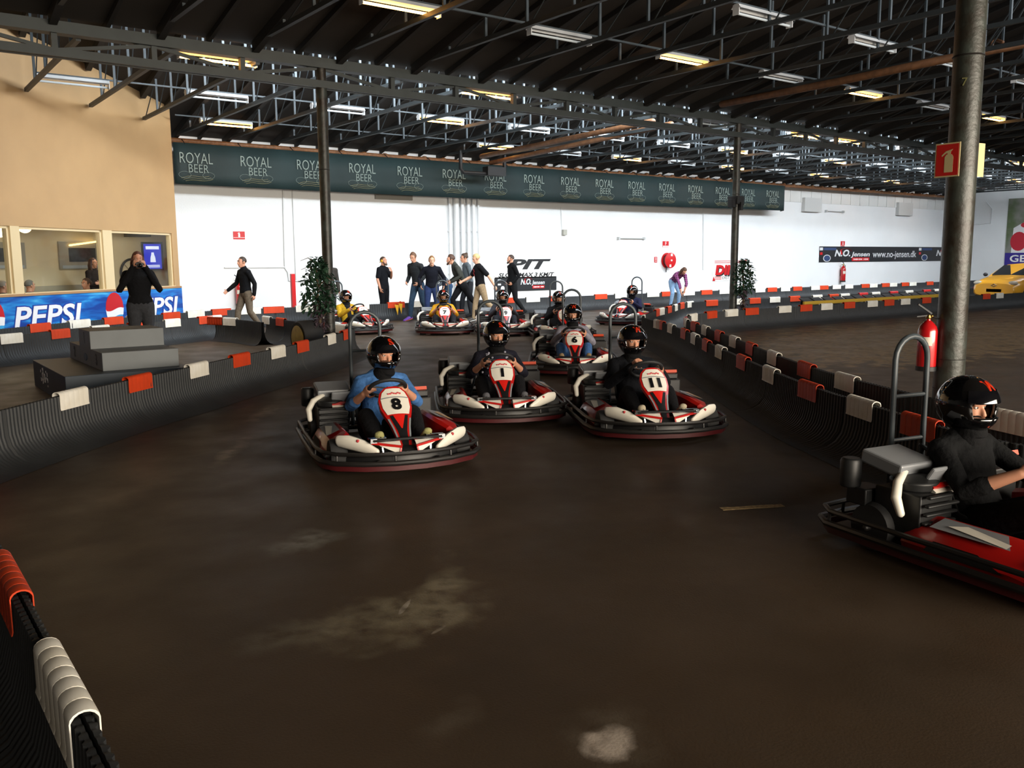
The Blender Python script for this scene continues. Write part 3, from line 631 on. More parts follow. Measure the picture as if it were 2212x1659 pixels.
# pipes and boxes on the wall
M_wp = mat('white_pipe', '#dfe1e2', .5)
for k, px in enumerate((972, 986, 999, 1012, 1023, 1034)):
    p = aty(px, 500, YW-.12); b = MB(); r = (.035, .09, .06, .06, .05, .03)[k]; b.tube([(p.x, YW-.12, .02), (p.x, YW-.12, ZE-.3)], r, 12)
    for z in (1.2, 2.6): b.box((p.x, YW-.06, z), (r*1.2, .13, .04))
    tag(b.build('wall_pipe', M_wp), 'white upright pipe on the back wall, %s in the bundle of six' % ordinal(k), 'pipe', 'pipe bundle on the back wall')
def conduit(pts, r, label):
    b = MB(); P = [aty(x, y, YW-.03) for x, y in pts]; b.tube(P, r, 8); tag(b.build('conduit', M_wp), label, 'conduit')
conduit([(486, 578), (614, 577), (622, 588), (624, 606), (668, 608)], .022, 'thin white conduit running level across the white wall')
conduit([(612, 412), (616, 578)], .03, 'thin white conduit dropping from the banner to the level conduit'); conduit([(632, 412), (640, 606)], .02, 'second thin white conduit dropping from the banner')
conduit([(1212, 448), (1214, 495)], .012, 'thin wire down to the small grey detector'); conduit([(1520, 440), (1519, 582)], .022, 'thin white conduit left of the second column')
def wallbox(px, name, label, cat, m, dep):
    x0, x1, z0, z1 = wbx(*px); b = MB(); b.box2((x0, YW-dep, z0), (x1, YW-.001, z1)); return tag(b.build(name, m, smooth=0, bevel=.01), label, cat)
M_gb = plain('#c9cac8', .6)
wallbox((1731, 1769, 428, 458), 'loudspeaker', 'flat grey box speaker under the eave beside the end of the green banner', 'speaker', M_gb, .18)
wallbox((1934, 1966, 438, 466), 'loudspeaker', 'flat grey box speaker farther along under the eave', 'speaker', M_gb, .18)
wallbox((1213, 1221, 496, 508), 'detector', 'small grey detector on the bare white wall', 'detector', plain('#a9a79d'), .12)
wallbox((809, 888, 415, 432), 'vent_box', 'dull grey box just below the green banner', 'vent', plain('#8d8a83'), .1)
wallbox((1186, 1247, 428, 434), 'vent_box', 'narrow dull strip below the middle of the green banner', 'vent', plain('#8d8a83'), .1)
for a, c, lab in ((1333, 1390, 'slim switched-off strip light on the bare white wall'), (1782, 1820, 'slim switched-off strip light below the grey panels')):
    y = 514 if a < 1500 else 456; x0, x1, z0, z1 = wbx(a, c, y-1, y+1); b = MB(); b.tube([(x0, YW-.09, z0), (x1, YW-.09, z0)], .02, 8); b.box2((x0-.02, YW-.12, z0-.05), (x0+.06, YW, z0+.05)); b.box2((x1-.06, YW-.12, z0-.05), (x1+.02, YW, z0+.05))
    tag(b.build('strip_light', plain('#b9bbbb')), lab, 'light')
# green beer banner hanging in front of the wall
YB = YW-.8; xb0, xb1 = aty(376, 350, YB).x, aty(1697, 425, YB).x; zt, zb = aty(500, 318, YB).z+.03, aty(500, 402, YB).z; BL = xb1-xb0
t = thing('advertising_banner', 'long dark green beer banner hanging under the eave', 'banner', (xb0, YB, zb))
M_gr = mat('banner_green', '#1b3031', .7, 0, .3, .5, .2, 6)
def by(x): return .012*math.sin(x*2.1)+.01*math.sin(x*5.3+1)
rows = []
for z in (zb, zb+.28, zb+.6, zt): rows.append([V3((x*.2, by(x*.2)*(1.5 if z == zb else 1), z-zb-(.05*math.sin(math.pi*min(1, (x*.2)/24)) if z == zb else 0))) for x in range(0, int(BL*5))]+[V3((BL-.08, .0, z-zb)), V3((BL, .25, z-zb-(.02 if z == zb else .03)))])
b = MB(); b.loft(rows); o = b.build('cloth', M_gr, t, smooth=1.2); sm = o.modifiers.new('thick', 'SOLIDIFY'); sm.thickness = .006
for i in range(16):
    b1, b2 = MB(), MB()
    xa, xz = aty(423, 350, YB).x, aty(1668, 425, YB).x; x = xa-xb0+i*(xz-xa)/15; d = -.03
    M = lambda dx, dz: frame((x+dx, d, dz), (1, 0, 0), (0, 0, 1))
    addtext(b1, 'ROYAL', M(0, .66), .40, width=.86, depth=.003, offset=-.004); addtext(b1, 'BEER', M(.05, .40), .31, width=.52, depth=.003, offset=-.004)
    for k in range(3):
        pts = [(x-.40+.72*s/10+.05*k, d-.002, .20+.03*math.sin(s/10*5.5+k*.3)-.045*k+.12*(s/10-.5)*.8) for s in range(11)]
        for p, q in zip(pts, pts[1:]): b2.bar(p, q, .004, .016, up=(0, -1, 0))
    for sx in (-1, 1):
        pts = [(x+sx*.31+.16*math.cos(a), d-.002, .24+.085*math.sin(a)) for a in [math.pi*2*k/12 for k in range(13)]]
        for p, q in zip(pts, pts[1:]): b1.bar(p, q, .004, .011, up=(0, -1, 0))
    b1.m = 1; b1.add(b2.v, b2.f); b1.build('logo', (plain('#8a9a93', .6), plain('#a9a06e', .6)), t, smooth=0)
for i in range(16):
    b = MB(); x = .3+i*1.5; b.tube([(x, 0, zt-zb-.02), (x, .25, zt-zb+.12)], .012, 6); b.build('cord', plain('#2a2622'), t)
# poster on the right wall
YP0, YP1 = atx(2175, 500, XR).y, atx(2175, 500, XR).y-3.7
t = thing('poster', 'tall poster of a person in red and white on the end wall', 'poster', (XR-.02, (YP0+YP1)/2, .75)); W = YP0-YP1; Hh = 3.95
PF = lambda a, c, d: V3((-d, -a, c))          # a runs to the viewer's right
b = MB(); b.prism([(-W/2, 0), (W/2, 0), (W/2, Hh), (-W/2, Hh)], PF, 0, .02); b.build('sheet', mat('poster_ground', '#8d8a86', .6, 0, .5, 1.4, col2='#5b6b48'), t, smooth=0)
b = MB(); b.prism([(-W/2, .06), (W/2, .06), (W/2, 1.1), (-W/2, 1.1)], PF, .02, .025); b.build('strip', plain('#33258a'), t, smooth=0)
b = MB(); addtext(b, 'GERI', frame((-.027, W/2-.95, .78), (0, -1, 0), (0, 0, 1)), .5, offset=.01, width=1.35, depth=.002); addtext(b, 'Ny energi til', frame((-.027, W/2-.8, .32), (0, -1, 0), (0, 0, 1)), .2, shear=.3, width=1.0, depth=.002); b.build('lettering', M_signw, t, smooth=0)
def blob(c, r, n=20): return [(c[0]+r[0]*math.cos(2*math.pi*k/n), c[1]+r[1]*math.sin(2*math.pi*k/n)) for k in range(n)]
b = MB(); b.prism([(-1.55, 1.1), (1.7, 1.1), (1.7, 2.7), (.9, 3.05), (.0, 3.0), (-.9, 2.75), (-1.5, 2.4)], PF, .02, .024); b.build('suit_print', plain('#e4e2e2'), t, smooth=0)
b = MB()
for c, r in (((-1.2, 1.7), (.42, .5)), ((-.8, 2.55), (.35, .16)), ((-.5, 2.2), (.3, .16)), ((.5, 1.9), (.35, .3)), ((.1, 1.35), (.45, .12)), ((1.1, 2.4), (.3, .4))): b.prism(blob(c, r), PF, .024, .026)
b.build('suit_red_print', plain('#c02034'), t, smooth=0)
b = MB(); b.prism(blob((.35, 3.1), (.36, .48)), PF, .026, .028); b.build('face_print', plain('#a87a66'), t, smooth=0)
b = MB()
b.tube([(XR-.04, YW, 3.4), (XR-.04, YW-1.5, 3.45), (XR-.04, YW-1.55, 4.2), (XR-.04, YW-1.2, 4.6)], .025, 8)
tag(b.build('conduit', M_wp), 'thin conduit on the end wall left of the tall poster', 'conduit')
# ------------------------------------------------------------------ ribbed track barriers
M_bar = mat('barrier_rubber', '#26282a', .62, 0, .25, 3)
BH = .46
PROF = [(0, BH), (.003, .34), (.008, .24), (.03, .155), (.08, .085), (.16, .035), (.27, .008), (.36, .003)]   # out from the top edge, height
def resample(path, step):
    out = []; P = [V3((x, y, 0)) for x, y in path]; acc = 0
    for i in range(len(P)-1):
        d = P[i+1]-P[i]; L = d.length; k = acc
        while k < L: out.append(P[i]+d*(k/L)); k += step
        acc = k-L
    out.append(P[-1]); return out
def smooth_path(path, it=2):
    for _ in range(it):
        q = [path[0]]
        for a, b in zip(path, path[1:]): q += [(a[0]*.75+b[0]*.25, a[1]*.75+b[1]*.25), (a[0]*.25+b[0]*.75, a[1]*.25+b[1]*.75)]
        q.append(path[-1]); path = q
    return path
GAP = .018
def barrier(path, label, pitch=.05, sides=(1, -1), seam=1.95, name='track_barrier', flare=(1, 1)):
    t = thing(name, label, 'barrier')
    P = resample(path, pitch/4); n = len(P)
    nor = []
    for i in range(n):
        d = P[min(i+1, n-1)]-P[max(i-1, 0)]; d.normalize(); nor.append(V3((d.y, -d.x, 0)))
    for s in sides:
        b = MB(); rows = []
        for i in range(n):
            rib = .009 if (i % 4) < 2 else 0.0
            if (i*pitch/4) % seam < pitch*.35: rib = -.012
            o = nor[i]*s
            rows.append([P[i]+o*(GAP-.012)+V3((0, 0, BH-.02))]+[P[i]+o*(GAP-.012)+V3((0, 0, BH+rib*.5))]+[P[i]+o*(GAP+a*flare[s < 0]+rib)+V3((0, 0, h)) for a, h in PROF])
        b.loft(rows); b.build('panel', M_bar, t, smooth=.5)
    return t
M_orange = mat('cap_orange', '#cc3f16', .6, 0, .15, 5, spec=.25); M_capw = mat('cap_white', '#efede6', .55, 0, .14, 4, col2='#dcd6c8', spec=.3); M_capr = mat('cap_red', '#c01c20', .4)
CAPM = {'o': (M_orange, 'orange'), 'w': (M_capw, 'white'), 'r': (M_capr, 'red')}
def capmesh(L, m):
    b = MB(); n = max(3, round(L/.075)); w = GAP+.021; prof = []
    for k in range(9): a = math.pi*k/8; prof.append((w*math.cos(a), BH+.010+.030*math.sin(a)))
    prof = [(w+.004, BH-.125), (w, BH-.11)]+prof+[(-w, BH-.11), (-w-.004, BH-.125)]
    inn = [(x*.88, z-.006 if abs(x) < w*.95 else z) for x, z in prof]
    seg = L/n
    for i in range(n):
        y0, y1 = -L/2+i*seg+.0015, -L/2+(i+1)*seg-.0015; rows = []
        for y, k in ((y0, .985), (y0+.005, 1.0), (y1-.005, 1.0), (y1, .985)): rows.append([V3((x*k if abs(x) > .01 else x, y, BH-.12+(z-BH+.12)*(.993 if k < 1 else 1))) for x, z in prof])
        b.loft(rows)
        b.loft([[V3((x, y0, z)) for x, z in inn], [V3((x, y1, z)) for x, z in inn]])
        for y in (y0, y1): b.loft([[V3((x*.985, y, z)) for x, z in prof], [V3((x, y, z)) for x, z in inn]])
    b.loft([[V3((x*.96, -L/2+.002, z-.004)) for x, z in prof], [V3((x*.96, L/2-.002, z-.004)) for x, z in prof]])
    return b.mesh('barrier_cap', m, smooth=.6)
CAPS = {}
def nearest(path, p):
    best = None
    for a, b in zip(path, path[1:]):
        a_, b_ = V3((a[0], a[1], 0)), V3((b[0], b[1], 0)); d = b_-a_; k = max(0, min(1, (p-a_).dot(d)/max(d.dot(d), 1e-9))); q = a_+d*k
        if best is None or (p-q).length < best[0]: best = ((p-q).length, q, d.normalized())
    return best[1], best[2]
def caps(path, items, where, L=.42, ref='from the left'):
    cnt = {}
    for it in items:
        px, py, c = it[:3]; g = atz(px, py, BH+.03); q, d = nearest(path, V3((g.x, g.y, 0)))
        m, cn = CAPM[c]; key = (c, L)
        if key not in CAPS: CAPS[key] = capmesh(L, m)
        o = bpy.data.objects.new('barrier_cap', CAPS[key]); COL.objects.link(o); o.location = q; o.rotation_euler = (0, 0, math.atan2(-d.x, d.y))
        n = cnt.get(c, 0); cnt[c] = n+1
        tag(o, '%s cap, %s %s one %s, %s' % (cn, ordinal(n), cn, ref, where), 'barrier cap', 'saddle caps on the '+where)
pA = [(-1.6, 5.2), (-.4, 6.75), (.89, 8.24), (2.11, 9.47), (2.88, 10.11), (3.7, 10.89), (4.37, 11.46), (5.1, 12.09), (5.89, 12.87), (6.65, 13.69), (7.12, 14.25), (7.25, 14.75), (7.16, 15.4), (7.08, 16.4), (7.08, 18.3)]
pA = smooth_path(pA, 1)
barrier(pA, 'curved black ribbed barrier in front of the winners podium', .045)
caps(pA, [(-22, 893, 'o'), (100, 842, 'w'), (262, 810, 'o'), (391, 784, 'w'), (497, 764, 'o'), (569, 748, 'w'), (640, 737, 'o'), (702, 722, 'w'), (736, 713, 'o'), (745, 700, 'w'), (722, 697, 'o'), (636, 686, 'o'), (601, 681, 'w')], 'barrier before the podium')
pC = smooth_path([(.2, 15.7), (1.0, 16.15), (1.88, 16.65), (2.64, 17.14), (3.46, 17.71), (4.22, 18.17), (5.03, 18.7), (5.76, 19.1), (6.3, 19.4)], 1)
barrier(pC, 'black ribbed barrier behind the winners podium', .05)
caps(pC, [(12, 721, 'w'), (103, 711, 'o'), (197, 703, 'w'), (276, 696, 'o'), (353, 689, 'w'), (421, 683, 'o'), (478, 677, 'w')], 'barrier behind the podium')
pC2 = smooth_path([(6.12, 18.75), (6.3, 18.4), (6.42, 17.9), (6.48, 17.0)], 1)
barrier(pC2, 'short black barrier piece with a flared end left of the big racing tyre', .05, flare=(.55, .7))
caps(pC2, [(487, 682, 'o'), (522, 680, 'o'), (538, 684, 'w')], 'short barrier piece')
pD = smooth_path([(-2.4, 14.7), (.8, 17.5), (2.66, 19.08), (3.48, 19.75), (4.23, 20.24), (4.9, 20.69), (5.72, 21.2), (6.48, 21.66), (7.19, 22.0), (8, 22.1), (9.3, 22.05), (20, 22.05), (XR-.5, 22.05)], 1)
barrier(pD, 'long black ribbed barrier along the cream wall and the white wall', .07, (1,))
caps(pD, [(65, 699, 'o'), (150, 691, 'w'), (223, 685, 'o'), (284, 681, 'w'), (355, 675, 'o'), (411, 671, 'w'), (462, 667, 'o'), (510, 662, 'w'), (564, 660, 'o'), (632, 658, 'w'), (778, 656, 'w'), (841, 652, 'o'), (886, 650, 'w'), (1061, 642, 'o'), (1118, 640, 'w'),
     (1165, 638, 'o'), (1263, 634.5, 'o'), (1308, 633, 'w'), (1348, 632, 'o'), (1395, 631, 'w'), (1432, 630, 'o'), (1471, 628, 'w'), (1508, 626.5, 'o'), (1545, 625, 'w'), (1619, 622, 'w'), (1644, 621, 'o'), (1676, 620, 'w'), (1702, 619, 'o'), (1739, 617.5, 'w'), (1768, 617, 'o'),
     (1797, 616, 'w'), (1825, 615, 'w'), (1853, 613.5, 'o'), (1880, 613, 'w'), (1906, 612, 'o'), (1931, 611.5, 'w'), (1956, 610.5, 'o'), (1981, 610, 'w'), (2014, 608.5, 'o'), (2099, 607, 'o'), (2139, 607, 'w')][:18], 'barrier along the white wall', .55)
caps(pD, [(1395, 631, 'w'), (1432, 630, 'o'), (1471, 628, 'w'), (1508, 626.5, 'o'), (1545, 625, 'w'), (1619, 622, 'w'), (1644, 621, 'o'), (1676, 620, 'w'), (1702, 619, 'o'), (1739, 617.5, 'w'), (1768, 617, 'o'),
     (1797, 616, 'w'), (1825, 615, 'w'), (1853, 613.5, 'o'), (1880, 613, 'w'), (1906, 612, 'o'), (1931, 611.5, 'w'), (1956, 610.5, 'o'), (1981, 610, 'w'), (2014, 608.5, 'o'), (2099, 607, 'o'), (2139, 607, 'w')], 'distant white wall barrier', .6)
pE = smooth_path([(5.95, .6), (5.85, 1.6), (5.88, 2.6), (6.15, 3.21), (6.56, 3.89), (7.01, 4.7), (7.63, 5.59), (8.34, 6.54), (9.03, 7.45), (9.63, 8.23), (10.27, 9.01), (10.88, 9.77), (11.5, 10.6), (12.1, 11.45), (12.6, 12.3), (13.1, 13.1), (14.77, 14.35), (16.38, 15.3), (17.76, 16.26), (18.6, 16.6), (19.6, 16.62), (24, 16.6), (31, 16.6), (37.5, 16.6)], 1)
barrier(pE, 'black ribbed barrier edging the near track on its far side', .05)
caps(pE, [(1384, 681, 'w'), (1392, 692, 'w'), (1428, 693, 'o'), (1463, 700, 'w'), (1487, 711, 'o'), (1511, 721, 'w'), (1537, 734, 'o'), (1571, 748, 'w'), (1620, 769, 'o'), (1685, 794, 'w'), (1773, 826, 'o'), (1890, 861, 'w'), (2003, 900, 'o')], 'barrier edging the near track', .42, 'from the far end')
caps(pE, [(1403, 668, 'o'), (1429, 666, 'w'), (1440, 662, 'o'), (1453, 658, 'w'), (1461, 654, 'o'), (1469, 651, 'w'), (1498, 647, 'o'), (1555, 644.5, 'w'), (1602, 643, 'o'), (1645, 641, 'w'), (1690, 639, 'o'), (1733, 636.5, 'w'), (1775, 635, 'o'), (1804, 634, 'w'), (1841, 632, 'r'), (1878, 631, 'w'), (1913, 629, 'r'), (1950, 627.5, 'w'), (1983, 625.5, 'r'), (2012, 624.5, 'w'), (2103, 620.5, 'r'), (2133, 619, 'w')], 'barrier between the two far straights', .5)
pF = smooth_path([(6.5, .3), (6.6, 1.7), (6.85, 2.92), (7.77, 4.77), (8.3, 5.62), (8.96, 6.54), (9.64, 7.41), (10.3, 8.23), (10.9, 9.02), (11.54, 9.84), (12.14, 10.62), (12.72, 11.42), (13.25, 12.0), (13.95, 12.6), (15.02, 13.05), (15.87, 13.25), (17, 13.32), (24, 13.35), (31.5, 13.4), (37.5, 13.4)], 1)
barrier(pF, 'black ribbed barrier bending from the column around to the far straight', .05)
caps(pF, [(1489, 689, 'w'), (1515, 696, 'o'), (1539, 704, 'w'), (1569, 715, 'o'), (1603, 727, 'w'), (1642, 741, 'o'), (1692, 760, 'w'), (1760, 784, 'o'), (1860, 809, 'w'), (2200, 889, 'w')], 'barrier passing before the thick column', .42, 'from the far end')
caps(pF, [(1479, 686, 'r'), (1491, 678, 'w'), (1526, 672, 'o'), (1567, 668, 'w'), (1621, 665.5, 'o'), (1677, 660.5, 'w'), (1728, 658, 'o'), (1776, 655.5, 'w'), (1823, 652.5, 'o'), (1871, 649.5, 'w'), (1911, 647.5, 'o'), (1949, 645.5, 'w'), (1986, 642.5, 'o'), (2020, 640, 'w'), (2104, 634.5, 'o'), (2140, 633, 'w'), (2216, 629, 'w')], 'barrier edging the far straight', .5)
pK = [(.385, 1.2), (.385, 5.6)]
barrier(pK, 'black ribbed double barrier starting right beside the viewer', .045, flare=(.25, 1))
caps(pK, [(141, 1455, 'w'), (28, 1232, 'o')], 'barrier beside the viewer', .56)
# yellow beam with rubber plates behind the far straight
p, q = atz(1776, 652, .44), atz(2036, 638, .44)
b = MB(); b.bar((19.7, 13.8, .49), (27.6, 13.8, .49), .05, .09)
for x in (19.8, 23.6, 27.4): b.box2((x-.03, 13.78, 0), (x+.03, 13.82, .45))
tag(b.build('kerb_beam', mat('yellow_paint', '#c9a437', .5), smooth=0), 'long yellow beam behind the barrier edging the far straight', 'beam')
o0 = None
for i in range(17):
    x = 20.6+i*.5
    if o0 is None:
        b = MB(); b.box((0, 0, 0), (.40, .22, .03), Matrix.Rotation(.45, 3, 'X')); b.box((0, .06, -.27), (.3, .04, .5)); o0 = b.build('rubber_plate', plain('#2b2d30', .7), smooth=0, bevel=.008); o = o0
    else: o = o0.copy(); COL.objects.link(o)
    o.location = (x, 14.35, .525); tag(o, 'dark rubber plate tilted in the row behind the yellow beam', 'rubber plate', 'row of rubber plates')
# yellow pennants on the wall barrier
for px, py, lab in ((855, 664, 'yellow pennant hanging on the wall barrier under the ear-defender man'), (863, 661, 'smaller yellow pennant on a red knob beside the first pennant')):
    g = aty(px, py, 21.9); t = thing('pennant', lab, 'flag', (g.x, 21.85, g.z-.2))
    b = MB(); b.prism([(-.06, .28), (.07, .26), (.03, -.02)], lambda a, c, d: V3((a, d, c)), 0, .006); b.build('cloth', plain('#d9a21a', .7), t, smooth=0)
    b = MB(); b.tube([(-.06, 0, .3), (.07, 0, .28)], .012, 6); b.ball((0, 0, .31), .03, 8); b.build('knob', M_orange, t)
# ------------------------------------------------------------------ podium
def pod(name, label, parts, m, texts=()):
    c = V3((parts[0][0][0]+parts[0][1][0], parts[0][0][1]+parts[0][1][1], 0))/2; c.z = min(p[0][2] for p in parts)
    t = thing(name, label, 'podium', c)
    for p0, p1, n in parts:
        b = MB(); b.box2(V3(p0)-c, V3(p1)-c); b.build(n, m, t, smooth=0, bevel=.006)
    return t, c
M_pod = mat('podium_grey', '#6d7274', .55, 0, .12, 3); M_podb = mat('podium_navy', '#2c3a47', .5, 0, .2, 4)
t, c = pod('podium_base', 'low dark navy platform carrying the grey winners steps', [((1.88, 11.2, 0), (3.32, 13.45, .35), 'platform')], M_podb)
b = MB()
for k in range(26):
    y = 12.9-.045*rnd.random()*k*.5-rnd.random()*.35; z = .2+rnd.random()*.1; b.prism(blob((y, z-.10*rnd.random()), (.008+.018*rnd.random(), .01+.03*rnd.random()), 6), lambda a, cc, d: V3((d, a, cc)), 1.878, 1.874)
b.v = [tuple(V3(v)-c) for v in b.v]; b.build('paint_flakes', plain('#c9c9c9'), t, smooth=0)
t, c = pod('winners_podium', 'grey three-step winners podium with painted place numbers', [((2.34, 12.05, .35), (3.24, 12.72, .80), 'middle_step'), ((2.34, 11.43, .35), (3.24, 12.05, .575), 'near_step'), ((2.34, 12.72, .35), (3.24, 13.4, .575), 'far_step')], M_pod)
b = MB()
for s, y, z in (('1', 12.38, .69), ('2', 13.06, .46), ('3', 11.74, .46)): addtext(b, s, frame((2.337, y, z), (0, -1, 0), (0, 0, 1)), .2, shear=-.1, depth=.003, offset=.003)
b.v = [tuple(V3(v)-c) for v in b.v]; b.build('place_numbers', M_blk, t, smooth=0)
b = MB(); b.prism(blob((12.38, .45), (.09, .05)), lambda a, cc, d: V3((d, a, cc)), 2.338, 2.335); b.v = [tuple(V3(v)-c) for v in b.v]; b.build('sticker', plain('#35495f'), t, smooth=0)
# ------------------------------------------------------------------ racing tyre, plants, tape, fire equipment at the near column
t = thing('racing_slick', 'wide black racing tyre with a gold rim lying upright inside the hairpin', 'tyre', (6.42, 14.72, .31), 0)
h = facing((6.42, 14.72), -62); MT = Matrix((h, V3((-h.y, h.x, 0)), Zu)).transposed() @ Matrix.Rotation(math.pi/2, 3, 'Y')
b = MB(); b.lathe([(.19, -.17), (.28, -.19), (.305, -.15), (.31, 0), (.305, .15), (.28, .19), (.19, .17)], 32, (0, 0, 0), MT); b.build('tread', mat('tyre_rubber', '#2a2a2b', .75, 0, .2, 12), t)
b = MB(); b.lathe([(.02, .1), (.05, .12), (.17, .155), (.215, .19), (.225, .198), (.2, .2)], 32, (0, 0, 0), MT)
for k in range(10):
    a = k*math.pi/5; b.ball(MT @ V3((.13*math.cos(a), .13*math.sin(a), .145)), .022, 8)
b.build('rim', mat('rim_gold', '#a98f2c', .4, .4, .3, 14), t)
def plant(label, loc, H0, H1, spread, n, seed, lean, pot=True):
    r = random.Random(seed); t = thing('climbing_plant', label, 'plant', loc)
    b = MB(); b.tube([(0, 0, .02), (lean*.2, 0, H0*.6), (lean*.5, .02, H0), (lean, .03, H1*.95)], [.04, .03, .025, .012], 8)
    for k in range(9):
        z = H0+(H1-H0)*r.random(); a = r.random()*6.3; b.tube([(lean*.5, 0, z-.15), (lean*.5+math.cos(a)*spread*.5, math.sin(a)*spread*.4, z), (lean*.5+math.cos(a)*spread*.9, math.sin(a)*spread*.7, z-.05)], [.01, .008, .004], 6)
    b.build('stem', mat('plant_stem', '#5a4a35', .8), t)
    for nm, m, frac in (('leaves', mat('leaf_green', '#2a4a35', .5, 0, .4, 6), 1.0), ('dried_leaves', mat('leaf_dry', '#5a4c55', .7, 0, .4, 6), .3)):
        b = MB()
        for k in range(int(n*frac)):
            u = r.random(); z = (H0+(H1-H0)*u) if frac == 1.0 else (.25+(H0+.2-.25)*u)
            w = spread*(.35+.65*math.sin(math.pi*min(1, .15+u*.85))) if frac == 1.0 else spread*.3
            a = r.random()*6.28; q = math.sqrt(r.random()); p = V3((lean*.6+math.cos(a)*w*q, math.sin(a)*w*q*.6, z))
            d = V3((r.uniform(-1, 1), r.uniform(-1, 1), r.uniform(-1, .3))).normalized(); s_ = perp(d); L = r.uniform(.08, .15); W_ = L*.27
            up = s_.cross(d)*L*.12
            b.add([p, p+d*L*.4+s_*W_+up, p+d*L*.4-s_*W_+up, p+d*L*.75+s_*W_*.7+up*.6, p+d*L*.75-s_*W_*.7+up*.6, p+d*L, p+d*L*.5], [(0, 1, 6), (0, 6, 2), (1, 3, 6), (2, 6, 4), (3, 5, 6), (4, 6, 5)])
        o = b.build(nm, m, t, smooth=0)
    if pot:
        b = MB(); b.lathe([(.10, 0), (.14, .22), (.15, .24), (.13, .24)], 18); b.build('pot', plain('#3a2f2a'), t)
plant('leafy plant climbing the slim column inside the hairpin', (6.62, 14.55, 0), .75, 1.72, .34, 520, 3, -.05)
plant('leafy plant climbing the farther column by the white wall', (18.12, 14.45, 0), .75, 1.62, .38, 420, 5, -.03)
def strip(a, b_, w, label, c, nm='floor_tape'):
    p, q = atz(*a), atz(*b_); d = (q-p).normalized(); s_ = V3((-d.y, d.x, 0))*w/2; b = MB(); n = 8; r = random.Random(2)
    top = [p+(q-p)*k/n+s_*(1+r.uniform(-.12, .12)) for k in range(n+1)]; bot = [p+(q-p)*k/n-s_*(1+r.uniform(-.12, .12)) for k in range(n+1)]
    z = V3((0, 0, .003)); b.loft([[v+z for v in bot], [v+z for v in top]]); b.loft([[v+V3((0, 0, .0005)) for v in bot], [v+z for v in bot]])
    tag(b.build(nm, c, smooth=0), label, 'floor tape')
strip((1558, 1100), (1691, 1092), .06, 'worn beige tape strip on the dark floor near the blurred kart', mat('tape_beige', '#c4a97c', .7, 0, .3, 40, col2='#8d7650'))
strip((949, 776), (1004, 776), .03, 'thin white tape line on the floor beyond the front karts', plain('#cfc9be'))
strip((2142, 670), (2180, 669), .05, 'short pale tape mark on the floor beyond the thick column', plain('#bdb7ab'))
cr = V3((CR.x, CR.y, 0)).normalized(); ex = V3((7.39, 3.72, 0))-cr*.2
extinguisher((ex.x, ex.y, .70), math.atan2(cr.y, cr.x), .80, 'red fire extinguisher hung on the thick near column', .078)
pc = V3((7.39, 3.72, 0)); dv = (-pc).normalized()
def colsign(off, ang, z, w, h, label, icon):
    d = V3((dv.x*math.cos(ang)-dv.y*math.sin(ang), dv.x*math.sin(ang)+dv.y*math.cos(ang), 0)); x = V3((-d.y, d.x, 0))
    t = thing('safety_sign', label, 'sign', pc+d*off[0]+cr*off[1]+V3((0, 0, z))); b = MB(); M = frame((0, 0, 0), x, (0, 0, 1))
    b.prism([(-w/2, -h/2), (w/2, -h/2), (w/2, h/2), (-w/2, h/2)], lambda a, c, e: M @ V3((a, c, e)), 0, .006); b.build('plate', plain('#cdbb8c', .5), t, smooth=0)
    if icon:
        b = MB(); b.prism([(-w*.45, -h*.46), (w*.45, -h*.46), (w*.45, h*.46), (-w*.45, h*.46)], lambda a, c, e: M @ V3((a, c, e)), .006, .008); b.build('red_field', plain('#c4211c', .4), t, smooth=0)
        b = MB(); ext_icon(b, h*.82, 0, .015, -.01); b.v = [tuple(M @ V3((v[0], v[2], .0085-v[1]*.4))) for v in b.v]; b.build('pictogram', plain('#cdbb8c', .5), t, smooth=0)
colsign((.13, -.05), -.5, 2.43, .205, .27, 'red and cream fire extinguisher sign on the thick near column', True)
colsign((-.02, .135), 1.0, 2.44, .2, .27, 'second sign on the thick near column seen edge on', False)
# ------------------------------------------------------------------ yellow car
t = thing('car', 'yellow hatchback car parked behind the far straight', 'car', (34.6, 15.0, 0), math.pi/2)   # nose looks to -x
M_car = mat('car_yellow', '#e0a12c', .3, coat=.6)
secs = [(2.0, .26, .70, .66), (1.93, .22, .80, .78), (1.6, .2, .88, .82), (.95, .2, .97, .83), (.75, .2, .99, .83), (.1, .2, 1.0, .84), (-1.2, .2, 1.0, .84), (-1.75, .25, .98, .8), (-1.9, .35, .9, .72)]
b = MB(); rows = []
for y, z0, z1, w in secs: rows.append([V3((x, y, z)) for x, z in ((-w*.9, z0), (-w, z0+.12), (-w, z0+(z1-z0)*.6), (-w*.93, z1-.05), (-w*.7, z1), (0, z1+.02), (w*.7, z1), (w*.93, z1-.05), (w, z0+(z1-z0)*.6), (w, z0+.12), (w*.9, z0))])
b.loft(rows, close=True); b.add(rows[0], [tuple(range(11))]); b.add(rows[-1], [tuple(reversed(range(11)))]); b.build('body', M_car, t, smooth=1.0, sub=1)
b = MB(); rows = []
for y, z, w in ((.85, .93, .76), (.1, 1.36, .62), (-.9, 1.4, .6), (-1.6, 1.0, .7)): rows.append([V3((-w-.06, y, .9)), V3((-w, y, max(.93, z-.08))), V3((-w*.7, y, z)), V3((0, y, z+.03)), V3((w*.7, y, z)), V3((w, y, max(.93, z-.08))), V3((w+.06, y, .9))])
b.loft(rows); b.build('roof', M_car, t, smooth=1.0)
b = MB(); b.add([(-.66, .8, .99), (.66, .8, .99), (.54, .14, 1.345), (-.54, .14, 1.345)], [(0, 1, 2, 3)]); b.build('windscreen', mat('car_glass', '#2a2c2e', .08), t, smooth=0)
